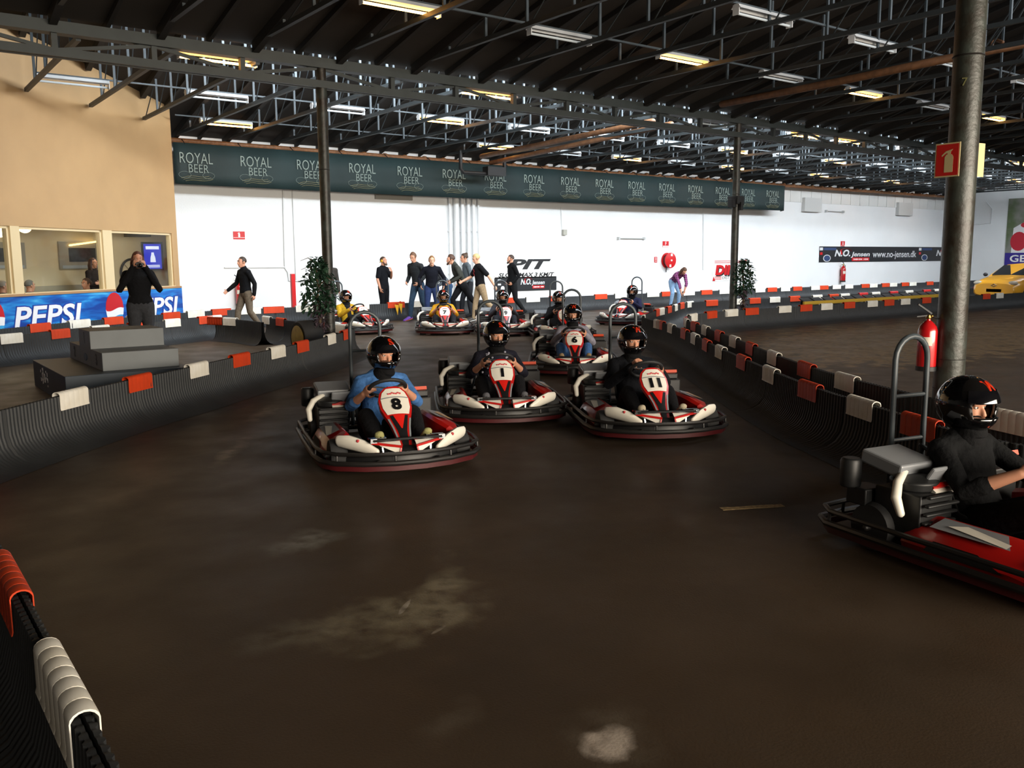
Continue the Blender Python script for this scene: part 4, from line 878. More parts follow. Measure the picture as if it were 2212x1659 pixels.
for s in (-1, 1):
    b = MB(); b.ball((s*.6, 1.90, .72), (.17, .1, .085), 14); b.build('headlight', mat('lamp_glass', '#b8b0a0', .12), t)
    b = MB(); b.ball((s*.93, .7, 1.0), (.09, .06, .07), 10); b.build('mirror', plain('#26262a'), t)
    for y in (1.3, -1.3):
        w = MB(); w.lathe([(.17, -.09), (.28, -.1), (.3, 0), (.28, .1), (.17, .1)], 22, (s*.75, y, .3), Matrix.Rotation(math.pi/2, 3, 'Y')); o = w.build('wheel', MATS['tyre_rubber'], t)
        w = MB(); w.lathe([(.02, .085*s), (.17, .1*s)], 16, (s*.75, y, .3), Matrix.Rotation(math.pi/2, 3, 'Y')); w.build('hubcap', plain('#8a8d90', .4), o)
b = MB(); b.box((0, 1.965, .62), (.7, .03, .05)); b.box((-.45, 1.975, .36), (.3, .03, .06)); b.box((.45, 1.975, .36), (.3, .03, .06)); b.build('grille', M_blk, t, smooth=0)
b = MB(); b.tube([(-.1, 2.0, .64), (0, 2.01, .68), (.1, 2.0, .64), (0, 2.01, .60)], .018, 6, closed=True); b.build('emblem', mat('chrome', '#c9ccd0', .15, 1), t)
b = MB(); b.box((0, 1.99, .46), (.52, .02, .11)); o = b.build('number_plate', plain('#d8d8d4', .4), t, smooth=0)
# ------------------------------------------------------------------ karts (nose along +y)
M_kred = mat('kart_red', '#b81a16', .3, coat=.3); M_kblk = mat('kart_black', '#141415', .45); M_tubeb = mat('bumper_black', '#1e1c1b', .42, 0, .2, 9)
M_kwht = mat('kart_white', '#e4dfd2', .35); M_kgry = mat('kart_grey', '#83868a', .35); M_chr = mat('chrome', '#c9ccd0', .15, 1); M_hoop = mat('hoop_grey', '#3d4449', .4); M_skirt = mat('skirt_red', '#4a0f13', .45)
M_gold = mat('sticker_gold', '#b98a3a', .3); M_eng = mat('engine_black', '#1b1c1d', .5, 0, .3, 20); M_logo = plain('#b23036', .5); M_digit = plain('#0c0c0e', .4); M_seat = mat('seat_black', '#161617', .35)
RING = [(-.40, -.99), (-.58, -.97), (-.655, -.86), (-.67, -.3), (-.67, .36), (-.645, .56), (-.55, .70), (-.34, .81), (-.12, .86)]
RING = RING+[(-x, y) for x, y in reversed(RING)]
def ring3(k, z): return [(x*k, y*k, z) for x, y in RING]
PB, PT = V3((0, .72, .16)), V3((0, .22, .60))      # foot and head of the steering fairing
PD = (PT-PB).normalized(); PN = V3((0, -PD.z, PD.y)); PN = -PN if PN.y < 0 else PN; PL = (PT-PB).length
def pf(bulge): return lambda a, c, d: PB+PD*(c*PL)+PN*(d+bulge*(.03-a*a*1.6))+V3((a, 0, 0))
def outl(ws): return [(w, c) for c, w in ws]+[(-w, c) for c, w in reversed(ws)]
def strip2(b, ws, d, bulge=1.0, inner=None):      # a panel following the fairing, width by height
    rows = []
    f = pf(bulge)
    for c, w in ws:
        a0 = -w; a1 = w
        if inner is not None: a0, a1 = inner(c, w)
        rows.append([f(a0+(a1-a0)*k/6, c, d) for k in range(7)])
    b.loft(rows)
FW = [(0, .045), (.12, .05), (.3, .067), (.45, .085), (.55, .107), (.68, .13), (.82, .132), (.92, .113), (.98, .075), (1.0, .035)]
def make_kart(label):
    t = thing('racing_kart', label, 'kart', group='racing karts')
    b = MB(); b.box2((-.34, -.75, .055), (.34, .55, .07)); b.build('floor_tray', M_kblk, t, smooth=0)
    b = MB(); b.tube(ring3(1.0, .115), .020, 8, closed=True); b.tube(ring3(.98, .185), .016, 8, closed=True)
    for x, y in RING[1::2]: b.tube([(x*.985, y*.985, .11), (x*.98, y*.98, .185)], .010, 6)
    b.build('bumper', M_tubeb, t)
    b = MB(); R1 = [V3(p) for p in ring3(.985, .055)]+[V3(ring3(.985, .055)[0])]; R2 = [V3(p) for p in ring3(.985, .095)]+[V3(ring3(.985, .095)[0])]; b.loft([R1, R2]); b.build('bumper_skirt', M_skirt, t)
    b = MB()
    for s in (-1, 1): b.tube([(s*.3, -.9, .09), (s*.33, -.4, .085), (s*.33, .1, .085), (s*.2, .6, .085), (s*.24, .8, .12)], .017, 8)
    b.tube([(-.6, .5, .14), (.6, .5, .14)], .016, 8); b.tube([(-.6, -.62, .14), (.6, -.62, .14)], .018, 8); b.build('chassis', M_tubeb, t)
    for s in (-1, 1):
        for y, r, w in ((.45, .13, .13), (-.62, .14, .19)):
            m = MB(); m.lathe([(r*.55, -w/2), (r*.92, -w/2), (r, -w*.32), (r, w*.32), (r*.92, w/2), (r*.55, w/2)], 24, (s*(.50 if y > 0 else .48), y, r), Matrix.Rotation(math.pi/2, 3, 'Y')); o = m.build('tyre', MATS['tyre_rubber'], t)
            m = MB(); m.lathe([(.02, w*.42), (r*.5, w*.46), (r*.56, w*.5), (r*.56, -w*.5), (.02, -w*.4)], 18, (s*(.50 if y > 0 else .48), y, r), Matrix.Rotation(math.pi/2, 3, 'Y')); m.build('rim', M_kgry, o)
    # low nose, white rounded ends and small red-white wedges
    b = MB(); rows = []
    for x, y, z in ((-.5, .52, .16), (-.36, .69, .18), (-.15, .77, .19), (0, .79, .20), (.15, .77, .19), (.36, .69, .18), (.5, .52, .16)):
        rows.append([V3((x*.9, y-.2, .10)), V3((x*.92, y-.16, z+.02)), V3((x*.97, y-.05, z+.02)), V3((x, y+.0, z-.04)), V3((x, y, .08))])
    b.loft(rows); b.build('nose', M_kblk, t, smooth=1.0)
    for s in (-1, 1):
        b = MB(); b.tube([(s*.50, .56, .262), (s*.43, .62, .258), (s*.335, .69, .232), (s*.245, .75, .19)], [(.052, .03), (.064, .038), (.058, .034), (.034, .022)], 12, side=(0, .45, .9)); o = b.build('nose_end', M_kwht, t)
        b = MB(); n = V3((s*.25, .72, .62)).normalized()
        for k in range(5): c = V3((s*(.465-.024*k), .59+.021*k, .264-.005*k))+n*.036; b.ball(c+V3((0, -.008*(k % 2), .014*((k*2) % 3-1))), (.014, .009, .013), 8)
        b.build('logo', M_logo, o)
        b = MB(); b.add([V3((s*.06, .80, .235)), V3((s*.27, .725, .262)), V3((s*.06, .70, .285)), V3((s*.075, .805, .175))], [(0, 1, 2), (0, 3, 1)]); b.build('nose_wedge', M_kwht, t, smooth=0)
        b = MB(); b.bar((s*.055, .806, .232), (s*.28, .73, .262), .014, .018); b.bar((s*.075, .808, .175), (s*.06, .80, .24), .012, .014); b.build('wedge_edge', M_kred, t, smooth=0)
    b = MB(); b.tube([(-.27, .77, .285), (.27, .77, .285)], .014, 8)
    for s in (-1, 1): b.box((s*.23, .70, .29), (.14, .035, .012)); b.tube([(s*.18, .74, .09), (s*.2, .70, .29)], .01, 6); b.box((s*.27, .765, .285), (.05, .03, .035))
    b.build('pedal_bar', M_chr, t)
    # steering fairing
    fp = MB(); strip2(fp, FW, 0.0); strip2(fp, FW, -.012); 
    f = pf(1.0); edge = [(w, c) for c, w in FW]
    for s in (-1, 1): fp.loft([[f(s*w, c, 0) for c, w in FW], [f(s*w*1.02, c, -.03) for c, w in FW]])
    fair = fp.build('front_fairing', M_kred, t, smooth=1.0)
    b = MB(); strip2(b, [(.56, .088), (.68, .112), (.82, .115), (.91, .095), (.965, .058)], .004); b.build('number_plate', M_kwht, fair, smooth=1.0)
    b = MB(); strip2(b, [(.815, .112), (.83, .112)], .006); b.build('plate_line', M_kgry, fair)
    b = MB(); strip2(b, [(.06, .022), (.3, .038), (.54, .075)], .004); b.build('centre_stripe', M_kblk, fair, smooth=1.0)
    b = MB(); strip2(b, [(.33, .004), (.545, .05)], .007); b.build('red_triangle', plain('#d02018', .35), fair, smooth=1.0)
    b = MB()
    for s in (-1, 1): strip2(b, [(.2, .058), (.36, .074), (.5, .096)], .003, inner=lambda c, w, s=s: (s*(w-.014), s*w) if s > 0 else (-w, -w+.014))
    b.build('grey_edge', M_kgry, fair, smooth=1.0)
    b = MB(); 
    for k in range(7): c = f(-.05+.016*k, .88+.008*math.sin(k*2), .006); b.ball(c, (.010, .004, .008), 6)
    b.build('logo', M_logo, fair)
    b = MB(); c = V3((0, .06, .585)); ax = V3((0, -.62, .78)).normalized(); xx = V3((1, 0, 0)); yy = ax.cross(xx)
    b.tube([c+xx*.155*math.cos(a)+yy*.135*math.sin(a) for a in [2*math.pi*k/24 for k in range(24)]], .017, 8, closed=True)
    for a in (.3, math.pi-.3, -math.pi/2): b.bar(c, c+xx*.15*math.cos(a)+yy*.13*math.sin(a), .03, .01)
    b.tube([c, (0, .5, .15)], .013, 8); b.build('steering_wheel', mat('wheel_grip', '#18181a', .65), t)
    # seat, hoop
    b = MB(); rows = []
    for y, z, w, d in ((.02, .12, .17, .05), (-.15, .07, .19, .10), (-.36, .08, .20, .16), (-.50, .2, .2, .16), (-.56, .40, .2, .12), (-.60, .56, .17, .05)):
        nrm = V3((0, .3, 1)) if y > -.4 else V3((0, 1, .25))
        nrm.normalize(); rows.append([V3((x*w, y, z))+nrm*d*abs(x)**3 for x in (-1, -.8, -.4, 0, .4, .8, 1)])
    b.loft(rows); o = b.build('seat', M_seat, t, smooth=1.2); m = o.modifiers.new('thick', 'SOLIDIFY'); m.thickness = .012
    b = MB(); pts = [(-.14, -.86, .10), (-.14, -.86, .9), (-.14, -.86, 1.04)]+[(-.14*math.cos(a), -.86, 1.04+.14*math.sin(a)) for a in [math.pi*k/10 for k in range(1, 10)]]+[(.14, -.86, 1.04), (.14, -.86, .9), (.14, -.86, .10)]
    b.tube(pts, .018, 10); b.tube([(-.14, -.86, .82), (.14, -.86, .82)], .012, 8); b.tube([(-.14, -.86, .55), (.14, -.86, .55)], .012, 8); b.tube([(-.13, -.86, .5), (-.3, -.3, .12)], .014, 8); b.tube([(.13, -.86, .5), (.3, -.3, .12)], .014, 8); b.build('roll_hoop', M_hoop, t)
    # side pods
    for s in (-1, 1):
        b = MB(); h = .30 if s < 0 else .24; rows = []
        for y, x0, x1, z1 in ((-.42, .38, .56, h*.9), (-.30, .36, .595, h), (.22, .36, .595, h), (.34, .43, .58, h*.85)):
            rows.append([V3((s*x0, y, .07)), V3((s*x0, y, z1)), V3((s*(x0+.03), y, z1+.02)), V3((s*(x1-.05), y, z1-.03)), V3((s*x1, y, z1*.55)), V3((s*(x1-.02), y, .07))])
        b.loft(rows, close=True); b.add(rows[0], [tuple(range(6))]); b.add(rows[-1], [tuple(reversed(range(6)))])
        o = b.build('side_pod', M_kred, t, smooth=.6)
        b = MB(); b.add([V3((s*.42, -.26, h+.026)), V3((s*.54, -.26, h-.004)), V3((s*.54, .19, h-.004)), V3((s*.42, .10, h+.026))], [(0, 1, 2, 3)]); b.build('sticker', M_kgry, o, smooth=0)
        b = MB(); b.add([V3((s*.45, -.1, h+.024)), V3((s*.5, -.18, h+.014)), V3((s*.54, .17, h-.001)), V3((s*.50, .17, h+.010))], [(0, 1, 2, 3)]); b.build('white_flash', M_kwht if s > 0 else M_gold, o, smooth=0)
        b = MB(); b.add([V3((s*.598, -.25, h*.5)), V3((s*.598, .2, h*.5)), V3((s*.583, .05, h*.75)), V3((s*.583, -.2, h*.75))], [(0, 1, 2, 3)]); b.build('side_flash', M_kblk, o, smooth=0)
    # engine with tank and pipe on the driver's right, battery box on the left
    e = MB(); e.box((.40, -.48, .26), (.26, .30, .24)); e.lathe([(.02, 0), (.12, .0), (.13, .05), (.06, .08)], 18, (.40, -.48, .38))
    for k in range(5): e.box((.40, -.32+.008*k, .18+.05*k), (.25, .03, .018))
    e.lathe([(.055, 0), (.06, .02), (.06, .15), (.05, .17)], 16, (.56, -.78, .34)); e.box((.50, -.72, .30), (.16, .14, .10)); eng = e.build('engine', M_eng, t, smooth=.5, bevel=.008)
    b = MB(); b.box((.36, -.62, .50), (.30, .28, .08), Matrix.Rotation(-.18, 3, 'X')); b.box((.31, -.40, .445), (.19, .025, .16), Matrix.Rotation(-.55, 3, 'X')); o = b.build('engine_cover', M_kgry, eng, smooth=0, bevel=.015)
    b = MB(); b.box((.31, -.352, .385), (.192, .03, .022), Matrix.Rotation(-.55, 3, 'X')); b.build('cover_stripe', M_kwht, eng, smooth=0)
    b = MB(); b.box((.31, -.366, .408), (.192, .03, .022), Matrix.Rotation(-.55, 3, 'X')); b.build('cover_red_stripe', M_kred, eng, smooth=0)
    b = MB(); b.tube([(.34, -.54, .49), (.46, -.50, .475), (.555, -.46, .43), (.60, -.43, .36), (.595, -.40, .28)], [.016, .022, .026, .028, .022], 10); b.build('exhaust_pipe', M_kwht, eng)
    b = MB(); b.box((-.42, -.62, .27), (.22, .26, .26)); b.box((-.42, -.62, .43), (.18, .2, .06)); b.build('rear_box', M_kblk, t, smooth=0, bevel=.012)
    b = MB(); b.box((-.40, -.52, .475), (.16, .12, .03), Matrix.Rotation(.3, 3, 'X')); b.build('rear_flap', mat('flap_orange', '#c2401a', .4), t, smooth=0)
    return t
DIGC = {}
def number(t, s):
    fair = [c for c in t.children if c.name.startswith('front_fairing')][0]
    if s:
        b = MB(); vs, fs = textmesh(s, .155, depth=.002, offset=.006)
        f = pf(1.0); b.add([f(-v.x, .695+v.y/PL, .010+(.004 if v.z > 0 else 0)) for v in vs], [tuple(reversed(x)) for x in fs]); b.build('number', M_digit, fair, smooth=0)
KARTS = [  # digit, label, place of the driver's helmet top in the photograph, height, nose angle
    ('8', 'red kart numbered eight, nearest of the pack, driver in blue shirt', (828, 730), 12),
    ('1', 'red kart numbered one, driver in a dark patterned blouse', (1072, 698), 6),
    ('11', 'red kart numbered eleven beside the black and cream barrier, driver dressed in black', (1366, 702), 15),
    ('6', 'red kart numbered six, driver in a pale grey jumper', (1237, 658), 2),
    ('3', 'red kart numbered three beyond the slim column, driver in yellow and black', (746, 630), 30),
    ('7', 'red kart numbered seven facing the viewer, driver in a mustard shirt', (957, 630), 2),
    ('9', 'red kart numbered nine far back, before the pit lane board', (1085, 628), 5),
    ('', 'red kart half hidden behind the driver of kart six', (1207, 630), 8),
    ('', 'red kart farthest back beside the barrier corner, driver in navy', (1366, 619), -18),
]
HEAD_Y = -.47; HX = [-.09, -.03, 0, 0, 0, 0, 0, 0, 0, 0]      # how far each driver leans sideways
kproto = make_kart('x'); KPOS = []
for i, (d, lab, (px, py), ang) in enumerate(KARTS):
    g = atz(px, py, (.965, .95, .98, .965, .94, .93, .955, .965, .94)[i]); h = facing(g, ang); rx = V3((h.y, -h.x, 0)); p = V3((g.x, g.y, 0))-h*HEAD_Y-rx*HX[i]; rz = rzof(h)
    if i == 0: t = kproto; t.location = p; t.rotation_euler = (0, 0, rz); t['label'] = lab
    else: t = dupt(kproto, p, rz, lab, 'racing karts', skip=('number',))
    KPOS.append((p, rz, t))
hB = V3((-.17, -.98, 0)).normalized(); pB = V3((4.95, 1.95, 0))
KPOS.append((pB, rzof(hB), dupt(kproto, pB, rzof(hB), 'red kart closest to the viewer, cut by the edge of the photo', 'racing karts')))
for (p, rz, t), k in zip(KPOS, KARTS): number(t, k[0])
number(KPOS[-1][2], '')
# ------------------------------------------------------------------ people
def check_cloth(c1, c2, sc):
    m = mat('check_'+c1+c2, c1, .9, spec=.2); nt = m.node_tree
    if len(nt.nodes) > 2: return m
    tc = nt.nodes.new('ShaderNodeTexCoord'); mul = nt.nodes.new('ShaderNodeMath'); mul.operation = 'ADD'; w = []
    for k, d in enumerate('XZ'):
        x = nt.nodes.new('ShaderNodeTexWave'); x.bands_direction = d; x.inputs['Scale'].default_value = sc; nt.links.new(tc.outputs['Object'], x.inputs['Vector']); nt.links.new(x.outputs['Fac'], mul.inputs[k])
    r = nt.nodes.new('ShaderNodeValToRGB'); r.color_ramp.elements[0].position = .5; r.color_ramp.elements[1].position = 1.3/2+.3
    r.color_ramp.elements[0].color = lin(c1); r.color_ramp.elements[1].color = lin(c2); nt.links.new(mul.outputs[0], r.inputs[0]); nt.links.new(r.outputs[0], nt.nodes['Principled BSDF'].inputs['Base Color']); return m
SKIN = ['#c98f72', '#b97c60', '#d3a084']
def lerp(a, b, k): return V3(a)*(1-k)+V3(b)*k
REST = dict(hip=(0, 0, .96), neck=(0, -.01, 1.49), head=(0, .025, 1.645), shL=(-.185, -.01, 1.42), shR=(.185, -.01, 1.42), elL=(-.24, -.03, 1.13), elR=(.24, -.03, 1.13),
            wrL=(-.25, .05, .88), wrR=(.25, .05, .88), hpL=(-.09, 0, .93), hpR=(.09, 0, .93), knL=(-.105, .02, .50), knR=(.105, .02, .50), anL=(-.11, -.03, .085), anR=(.11, -.03, .085), toL=(-.135, .15, .03), toR=(.135, .15, .03))
def pose(lean=0.0, side=0.0, twist=0.0, **kw):
    J = {k: V3(v) for k, v in REST.items()}
    for k, v in kw.items():
        if k in J: J[k] = V3(v)
    if lean or side or twist:
        M = Matrix.Rotation(-lean, 3, 'X') @ Matrix.Rotation(side, 3, 'Y') @ Matrix.Rotation(twist, 3, 'Z'); hp = V3(J['hip'])
        for k in ('neck', 'head', 'shL', 'shR', 'elL', 'elR', 'wrL', 'wrR'):
            if k not in kw or k in ('neck',): J[k] = hp+M @ (J[k]-hp)
    return J
def hand(b, wr, d, pn, s, curl=.5, k=1.0, spread=.12):
    """wr wrist, d pointing direction, pn palm normal, s +1/-1 thumb side sign"""
    d = V3(d).normalized(); pn = V3(pn); pn = (pn-d*pn.dot(d)).normalized(); sd = d.cross(pn)*s     # sd: towards the thumb
    b.tube([wr, wr+d*.035*k, wr+d*.085*k], [(.026*k, .018*k), (.038*k, .016*k), (.040*k, .014*k)], 10, side=sd)
    for i, (off, L) in enumerate(((.030, .070), (.010, .078), (-.010, .072), (-.029, .056))):
        p = wr+d*.083*k+sd*off*k; dd = (d+sd*off*spread*10).normalized(); pts = [p-d*.012*k]; a = 0
        for j, f in enumerate((.45, .32, .23)):
            a += curl*(.75, .9, .6)[j]; v = dd*math.cos(a)+pn*math.sin(a); pts.append(pts[-1]+v*L*f*1.2*k)
        b.tube(pts, [.0092*k, .0088*k, .008*k, .0068*k], 7)
    p = wr+d*.028*k+sd*.03*k; q = p+(d*.55+sd*.8+pn*.25)*.036*k; r = q+(d*.85+sd*.25+pn*(.3+curl*.35))*.036*k
    b.tube([p-sd*.012*k, p, q, r], [.012*k, .0125*k, .0105*k, .008*k], 7)
HAIR = {}
def person(label, loc, rz, J, skin=0, shirt='#15161a', sleeve='long', trousers='#1a1b1f', hair='#4a3423', style='short', shoes='#1c1c1e', scale=1.0, look=(0, 0), fem=False, beard=False, vox=.011,
           grip=(.5, .5), palm=None, hdir=None, collar=None, helmet=None, stout=1.0, extra=None, group=None, soles=None, trim=None, seated=False):
    t = thing('person', label, 'person', loc, rz, group); t.scale = (scale,)*3
    Ms = mat('skin_%d' % skin, SKIN[skin], .55, 0, .1, 14); Mh = mat('hair_'+hair, hair, .65, 0, .35, 60); Mc = check_cloth(*shirt) if isinstance(shirt, tuple) else cloth(shirt); Mt = cloth(trousers)
    hip, neck, head = J['hip'], J['neck'], J['head']; sd = (J['shR']-J['shL']).normalized(); hs = (J['hpR']-J['hpL']).normalized()
    up = (neck-hip).normalized(); w = stout
    def torso(b, inf, z0=0.0, k1=1.0):
        pts, rad = [], []
        W = [(-.07, .150, .105), (.03, .163 if fem else .155, .115), (.22, .128 if fem else .142, .10), (.42, .142, .105), (.62, .158, .112), (.80, .165, .10), (.93, .125, .075), (1.0, .062, .058)]
        for k, rx, ry in W:
            if k < z0 or k > k1: continue
            p = hip+(neck-hip)*k-up.cross(sd)*(-.0)
            pts.append(p); rad.append((rx*(w if k < .9 else 1)+inf, ry*(w if k < .9 else 1)+inf))
        b.tube(pts, rad, 18, side=lerp(hs, sd, .6))
        for s, k in (('L', -1), ('R', 1)):
            a = hip+(neck-hip)*.86+sd*k*.07; b.tube([a, lerp(a, J['sh'+s], .6), J['sh'+s]], [.075+inf, .064+inf, .056+inf], 10)
    def arm(b, inf, to=1.0):
        for s in 'LR':
            a, e, wv = J['sh'+s], J['el'+s], J['wr'+s]; m = lerp(e, wv, .35)
            if to <= .5: b.tube([a, lerp(a, e, .5), lerp(a, e, to*2)], [.054*w**.5+inf, .05+inf+.004, .05+inf+.006], 12)
            else: b.tube([a, lerp(a, e, .5), e, m, lerp(e, wv, min(1, (to-.5)*2))], [.054*w**.5+inf, .047+inf, .04+inf, .041+inf, .029+inf], 12)
    def legs(b, inf, to=1.0):
        for s in 'LR':
            h_, k, a = J['hp'+s], J['kn'+s], J['an'+s]; c = lerp(k, a, .3); q = (.088*w if not fem else .094*w)
            pts = [h_, lerp(h_, k, .35), lerp(h_, k, .8), k, c, lerp(k, a, .75), lerp(k, a, to)]; b.tube(pts, [q+inf, q*.92+inf, .062*w**.5+inf, .056+inf, .057+inf, .042+inf, .036+inf], 12)
    # ---- body in one surface
    b = MB(); torso(b, 0); arm(b, 0); legs(b, 0)
    fy, fp = look; HM = Matrix.Rotation(fy, 3, 'Z') @ Matrix.Rotation(-fp, 3, 'X')
    H = lambda x, y, z: head+HM @ V3((x, y, z))
    b.tube([neck-(neck-hip).normalized()*.05, lerp(neck, H(0, -.02, -.06), .6), H(0, -.015, -.03)], [.062, .056, .056], 14)
    b.ball(H(0, -.012, .03), (.074, .093, .092), 18, HM)
    b.tube([H(0, .03, .02), H(0, .038, -.04), H(0, .047, -.088)], [(.062, .055), (.055, .05), (.034, .036)], 14, side=HM @ V3((1, 0, 0)))
    b.tube([H(0, .085, .022), H(0, .100, -.008), H(0, .106, -.022), H(0, .09, -.034)], [.009, .012, .0145, .012], 8)
    b.tube([H(-.045, .076, .036), H(0, .088, .034), H(.045, .076, .036)], [.012, .011, .012], 8)
    b.tube([H(-.022, .085, -.056), H(0, .092, -.055), H(.022, .085, -.056)], [.008, .010, .008], 8)
    for s in (-1, 1): b.tube([H(s*.073, -.012, .028), H(s*.08, -.02, .01), H(s*.072, -.008, -.025)], [(.008, .014), (.009, .018), (.007, .011)], 8, side=HM @ V3((1, 0, 0)))
    for i, s in enumerate('LR'):
        d = hdir[i] if hdir and hdir[i] is not None else (J['wr'+s]-J['el'+s]).normalized(); pn = palm[i] if palm and palm[i] is not None else ((1 if s == 'L' else -1), .25, 0)
        pn = V3(pn); d = V3(d).normalized()
        fw = V3((0, 1, .3)); tn = (fw-d*fw.dot(d)); sg = 1 if d.cross((pn-d*pn.dot(d)).normalized()).dot(tn) > 0 else -1
        if palm and len(palm) > 2: sg = palm[2][i]
        hand(b, J['wr'+s], d, pn, sg, grip[i])
    for s in 'LR': b.tube([J['an'+s], lerp(J['an'+s], J['to'+s], .5)+V3((0, 0, -.015)), J['to'+s]], [.038, .036, .026], 10)
    b.build('body', Ms, t, remesh=vox*.72, smoothing=3, smooth=0)
    # ---- clothing
    b = MB(); torso(b, .016, k1=.96); arm(b, .013, {'long': 1.0, 'short': .36, 'mid': .72}[sleeve])
    if collar: b.tube([neck-up*.03, neck+up*.025], [.082, .072], 14)
    sh = b.build('shirt', Mc, t, remesh=vox, smoothing=4, smooth=0)
    b = MB(); b.tube([hip-up*.05, hip+up*.02, hip+up*.09], [(.165*w, .122*w), (.168*w+.004*fem, .126*w), (.152*w, .114*w)], 16, side=hs); legs(b, .016, .97)
    b.build('trousers', Mt, t, remesh=vox, smoothing=4, smooth=0)
    for s in 'LR':
        a, o = J['an'+s], J['to'+s]; f = (o-a); f.z = 0; f = f.normalized() if f.length > .02 else V3((0, 1, 0)); tt = (o-a).normalized()
        b = MB(); b.tube([a-tt*.045+V3((0, 0, -.02)) if not seated else a-tt*.03, lerp(a, o, .25)+V3((0, 0, -.0)), lerp(a, o, .7), o+tt*.045], [(.042, .044), (.047, .05), (.047, .04), (.036, .026)], 12, side=f.cross(V3((0, 0, 1))) if not seated else (1, 0, 0))
        o_ = b.build('shoe', cloth(shoes) if soles is None else plain(shoes, .6), t, sub=0)
        if soles:
            b = MB(); z = V3((0, 0, -.04)); b.tube([a-tt*.05+V3((0, 0, -.05)), lerp(a, o, .7)+V3((0, 0, -.03)), o+tt*.05+V3((0, 0, -.01))], [(.045, .014), (.048, .014), (.036, .012)], 10, side=f.cross(V3((0, 0, 1)))); b.build('sole', plain(soles, .6), o_)
    # ---- head details
    for s in (-1, 1):
        b = MB(); b.ball(H(s*.031, .075, .018), (.014, .010, .009), 10, HM); e = b.build('eye', plain('#e8e2da', .3), t)
        b = MB(); b.ball(H(s*.031, .083, .018), (.0065, .004, .0065), 8, HM); b.build('pupil', plain('#1d1712', .2), e)
    b = MB(); b.tube([H(-.022, .0925, -.0565), H(0, .099, -.0575), H(.022, .0925, -.0565)], [.003, .0042, .003], 6); b.build('mouth', plain('#8a4a42', .5), t)
    b = MB()
    for s in (-1, 1): b.tube([H(s*.016, .088, .040), H(s*.034, .085, .046), H(s*.052, .073, .040)], [.003, .0045, .003], 6)
    b.build('eyebrows', Mh, t)
    if beard:
        b = MB(); b.tube([H(-.062, .03, -.025), H(-.05, .062, -.07), H(-.024, .088, -.095), H(0, .095, -.105), H(.024, .088, -.095), H(.05, .062, -.07), H(.062, .03, -.025)], [.012, .02, .024, .026, .024, .02, .012], 10); b.tube([H(-.028, .092, -.045), H(0, .101, -.040), H(.028, .092, -.045)], [.006, .008, .006], 8)
        b.build('beard', Mh, t, remesh=.008, smoothing=3, smooth=0)
    if helmet:
        HR = 16; b = MB(); vs = {}; rows = []
        def hp(az, el):            # shell surface
            ce = math.cos(el); x = .150*math.sin(az)*ce; y = .176*math.cos(az)*ce; z = .166*math.sin(el)
            if el < 0: y += (.012 if math.cos(az) > 0 else 0)*min(1, -el*2); x *= 1-.12*min(1, -el); 
            return V3((x, y-.005, z+.025))
        els = [-.92, -.75, -.55, -.38, -.2, 0, .14, .28, .42, .6, .8, 1.0, 1.2, 1.4, 1.54]; azs = [2*math.pi*k/36 for k in range(37)]
        fs = []; pts = [H(*hp(a, e)) for e in els for a in azs]; n = len(azs)
        for i in range(len(els)-1):
            for k in range(n-1):
                a = (azs[k]+azs[k+1])/2; a = a if a < math.pi else a-2*math.pi; e = (els[i]+els[i+1])/2
                if abs(a) < .80 and -.38 < e < .20: continue
                fs.append((i*n+k, (i+1)*n+k, (i+1)*n+k+1, i*n+k+1))
        b.add(pts, fs); o = b.build('helmet', mat('helmet_black', '#0a0a0b', .08, coat=1.0), t, smooth=1.2); m = o.modifiers.new('thick', 'SOLIDIFY'); m.thickness = .022; m.offset = -1
        b = MB(); els2 = [.16, .28, .42, .58]; az2 = [-1.0+.2*k for k in range(11)]
        b.loft([[H(*(hp(a, e)*1.035)) for a in az2] for e in els2]); o2 = b.build('visor', mat('visor_black', '#0d0d10', .05, coat=1.0), o, smooth=1.2)
        b = MB(); vs_, fs_ = textmesh(helmet, .10, depth=.003, offset=.005)
        b.add([H(*(hp(v.x/.115*-1-.12, .74+v.y/.15)*1.012)) for v in vs_], [tuple(reversed(f)) for f in fs_]); b.build('helmet_letter', mat('letter_orange', '#e03a14', .4), o, smooth=0)
        b = MB(); b.tube([neck-up*.08+V3((0, .035, 0)), neck+V3((0, .04, 0)), H(0, .03, -.12), H(0, .035, -.075)], [(.09, .075), (.095, .09), (.09, .09), (.072, .078)], 14); b.build('neck_warmer', cloth('#0f0f11'), t)
    elif style != 'bald':
        b = MB(); n = 20; long = style in ('long', 'bob'); pts = []; els = [-1.45, -1.0, -.6, -.3, 0, .3, .6, .9, 1.2, 1.5]
        rows = []
        for e in els:
            r = []
            for k in range(n):
                a = 2*math.pi*k/n; aa = a if a < math.pi else a-2*math.pi
                front = abs(aa) < (1.25 if e < .55 else .6) and e < (.62 if not style == 'fringe' else .5)
                low = e < (-.45 if not long else -1.6)
                kx = 1.0 if not (front or low) else .72
                g = 1.16 if style != 'cropped' else 1.10
                if e > .9: g *= (1.08 if style == 'tuft' else 1.0)
                x = .074*g*math.sin(a)*math.cos(e); y = .093*g*math.cos(a)*math.cos(e); z = .092*g*math.sin(e)
                r.append(H(x*kx, y*kx-.012-(.006 if not front else 0), z*(kx if low else 1)+.034))
            rows.append(r)
        b.loft([[V3(p) for p in r]+[V3(r[0])] for r in rows]); b.add(rows[0], [tuple(reversed(range(n)))]); b.add(rows[-1], [tuple(range(n))])
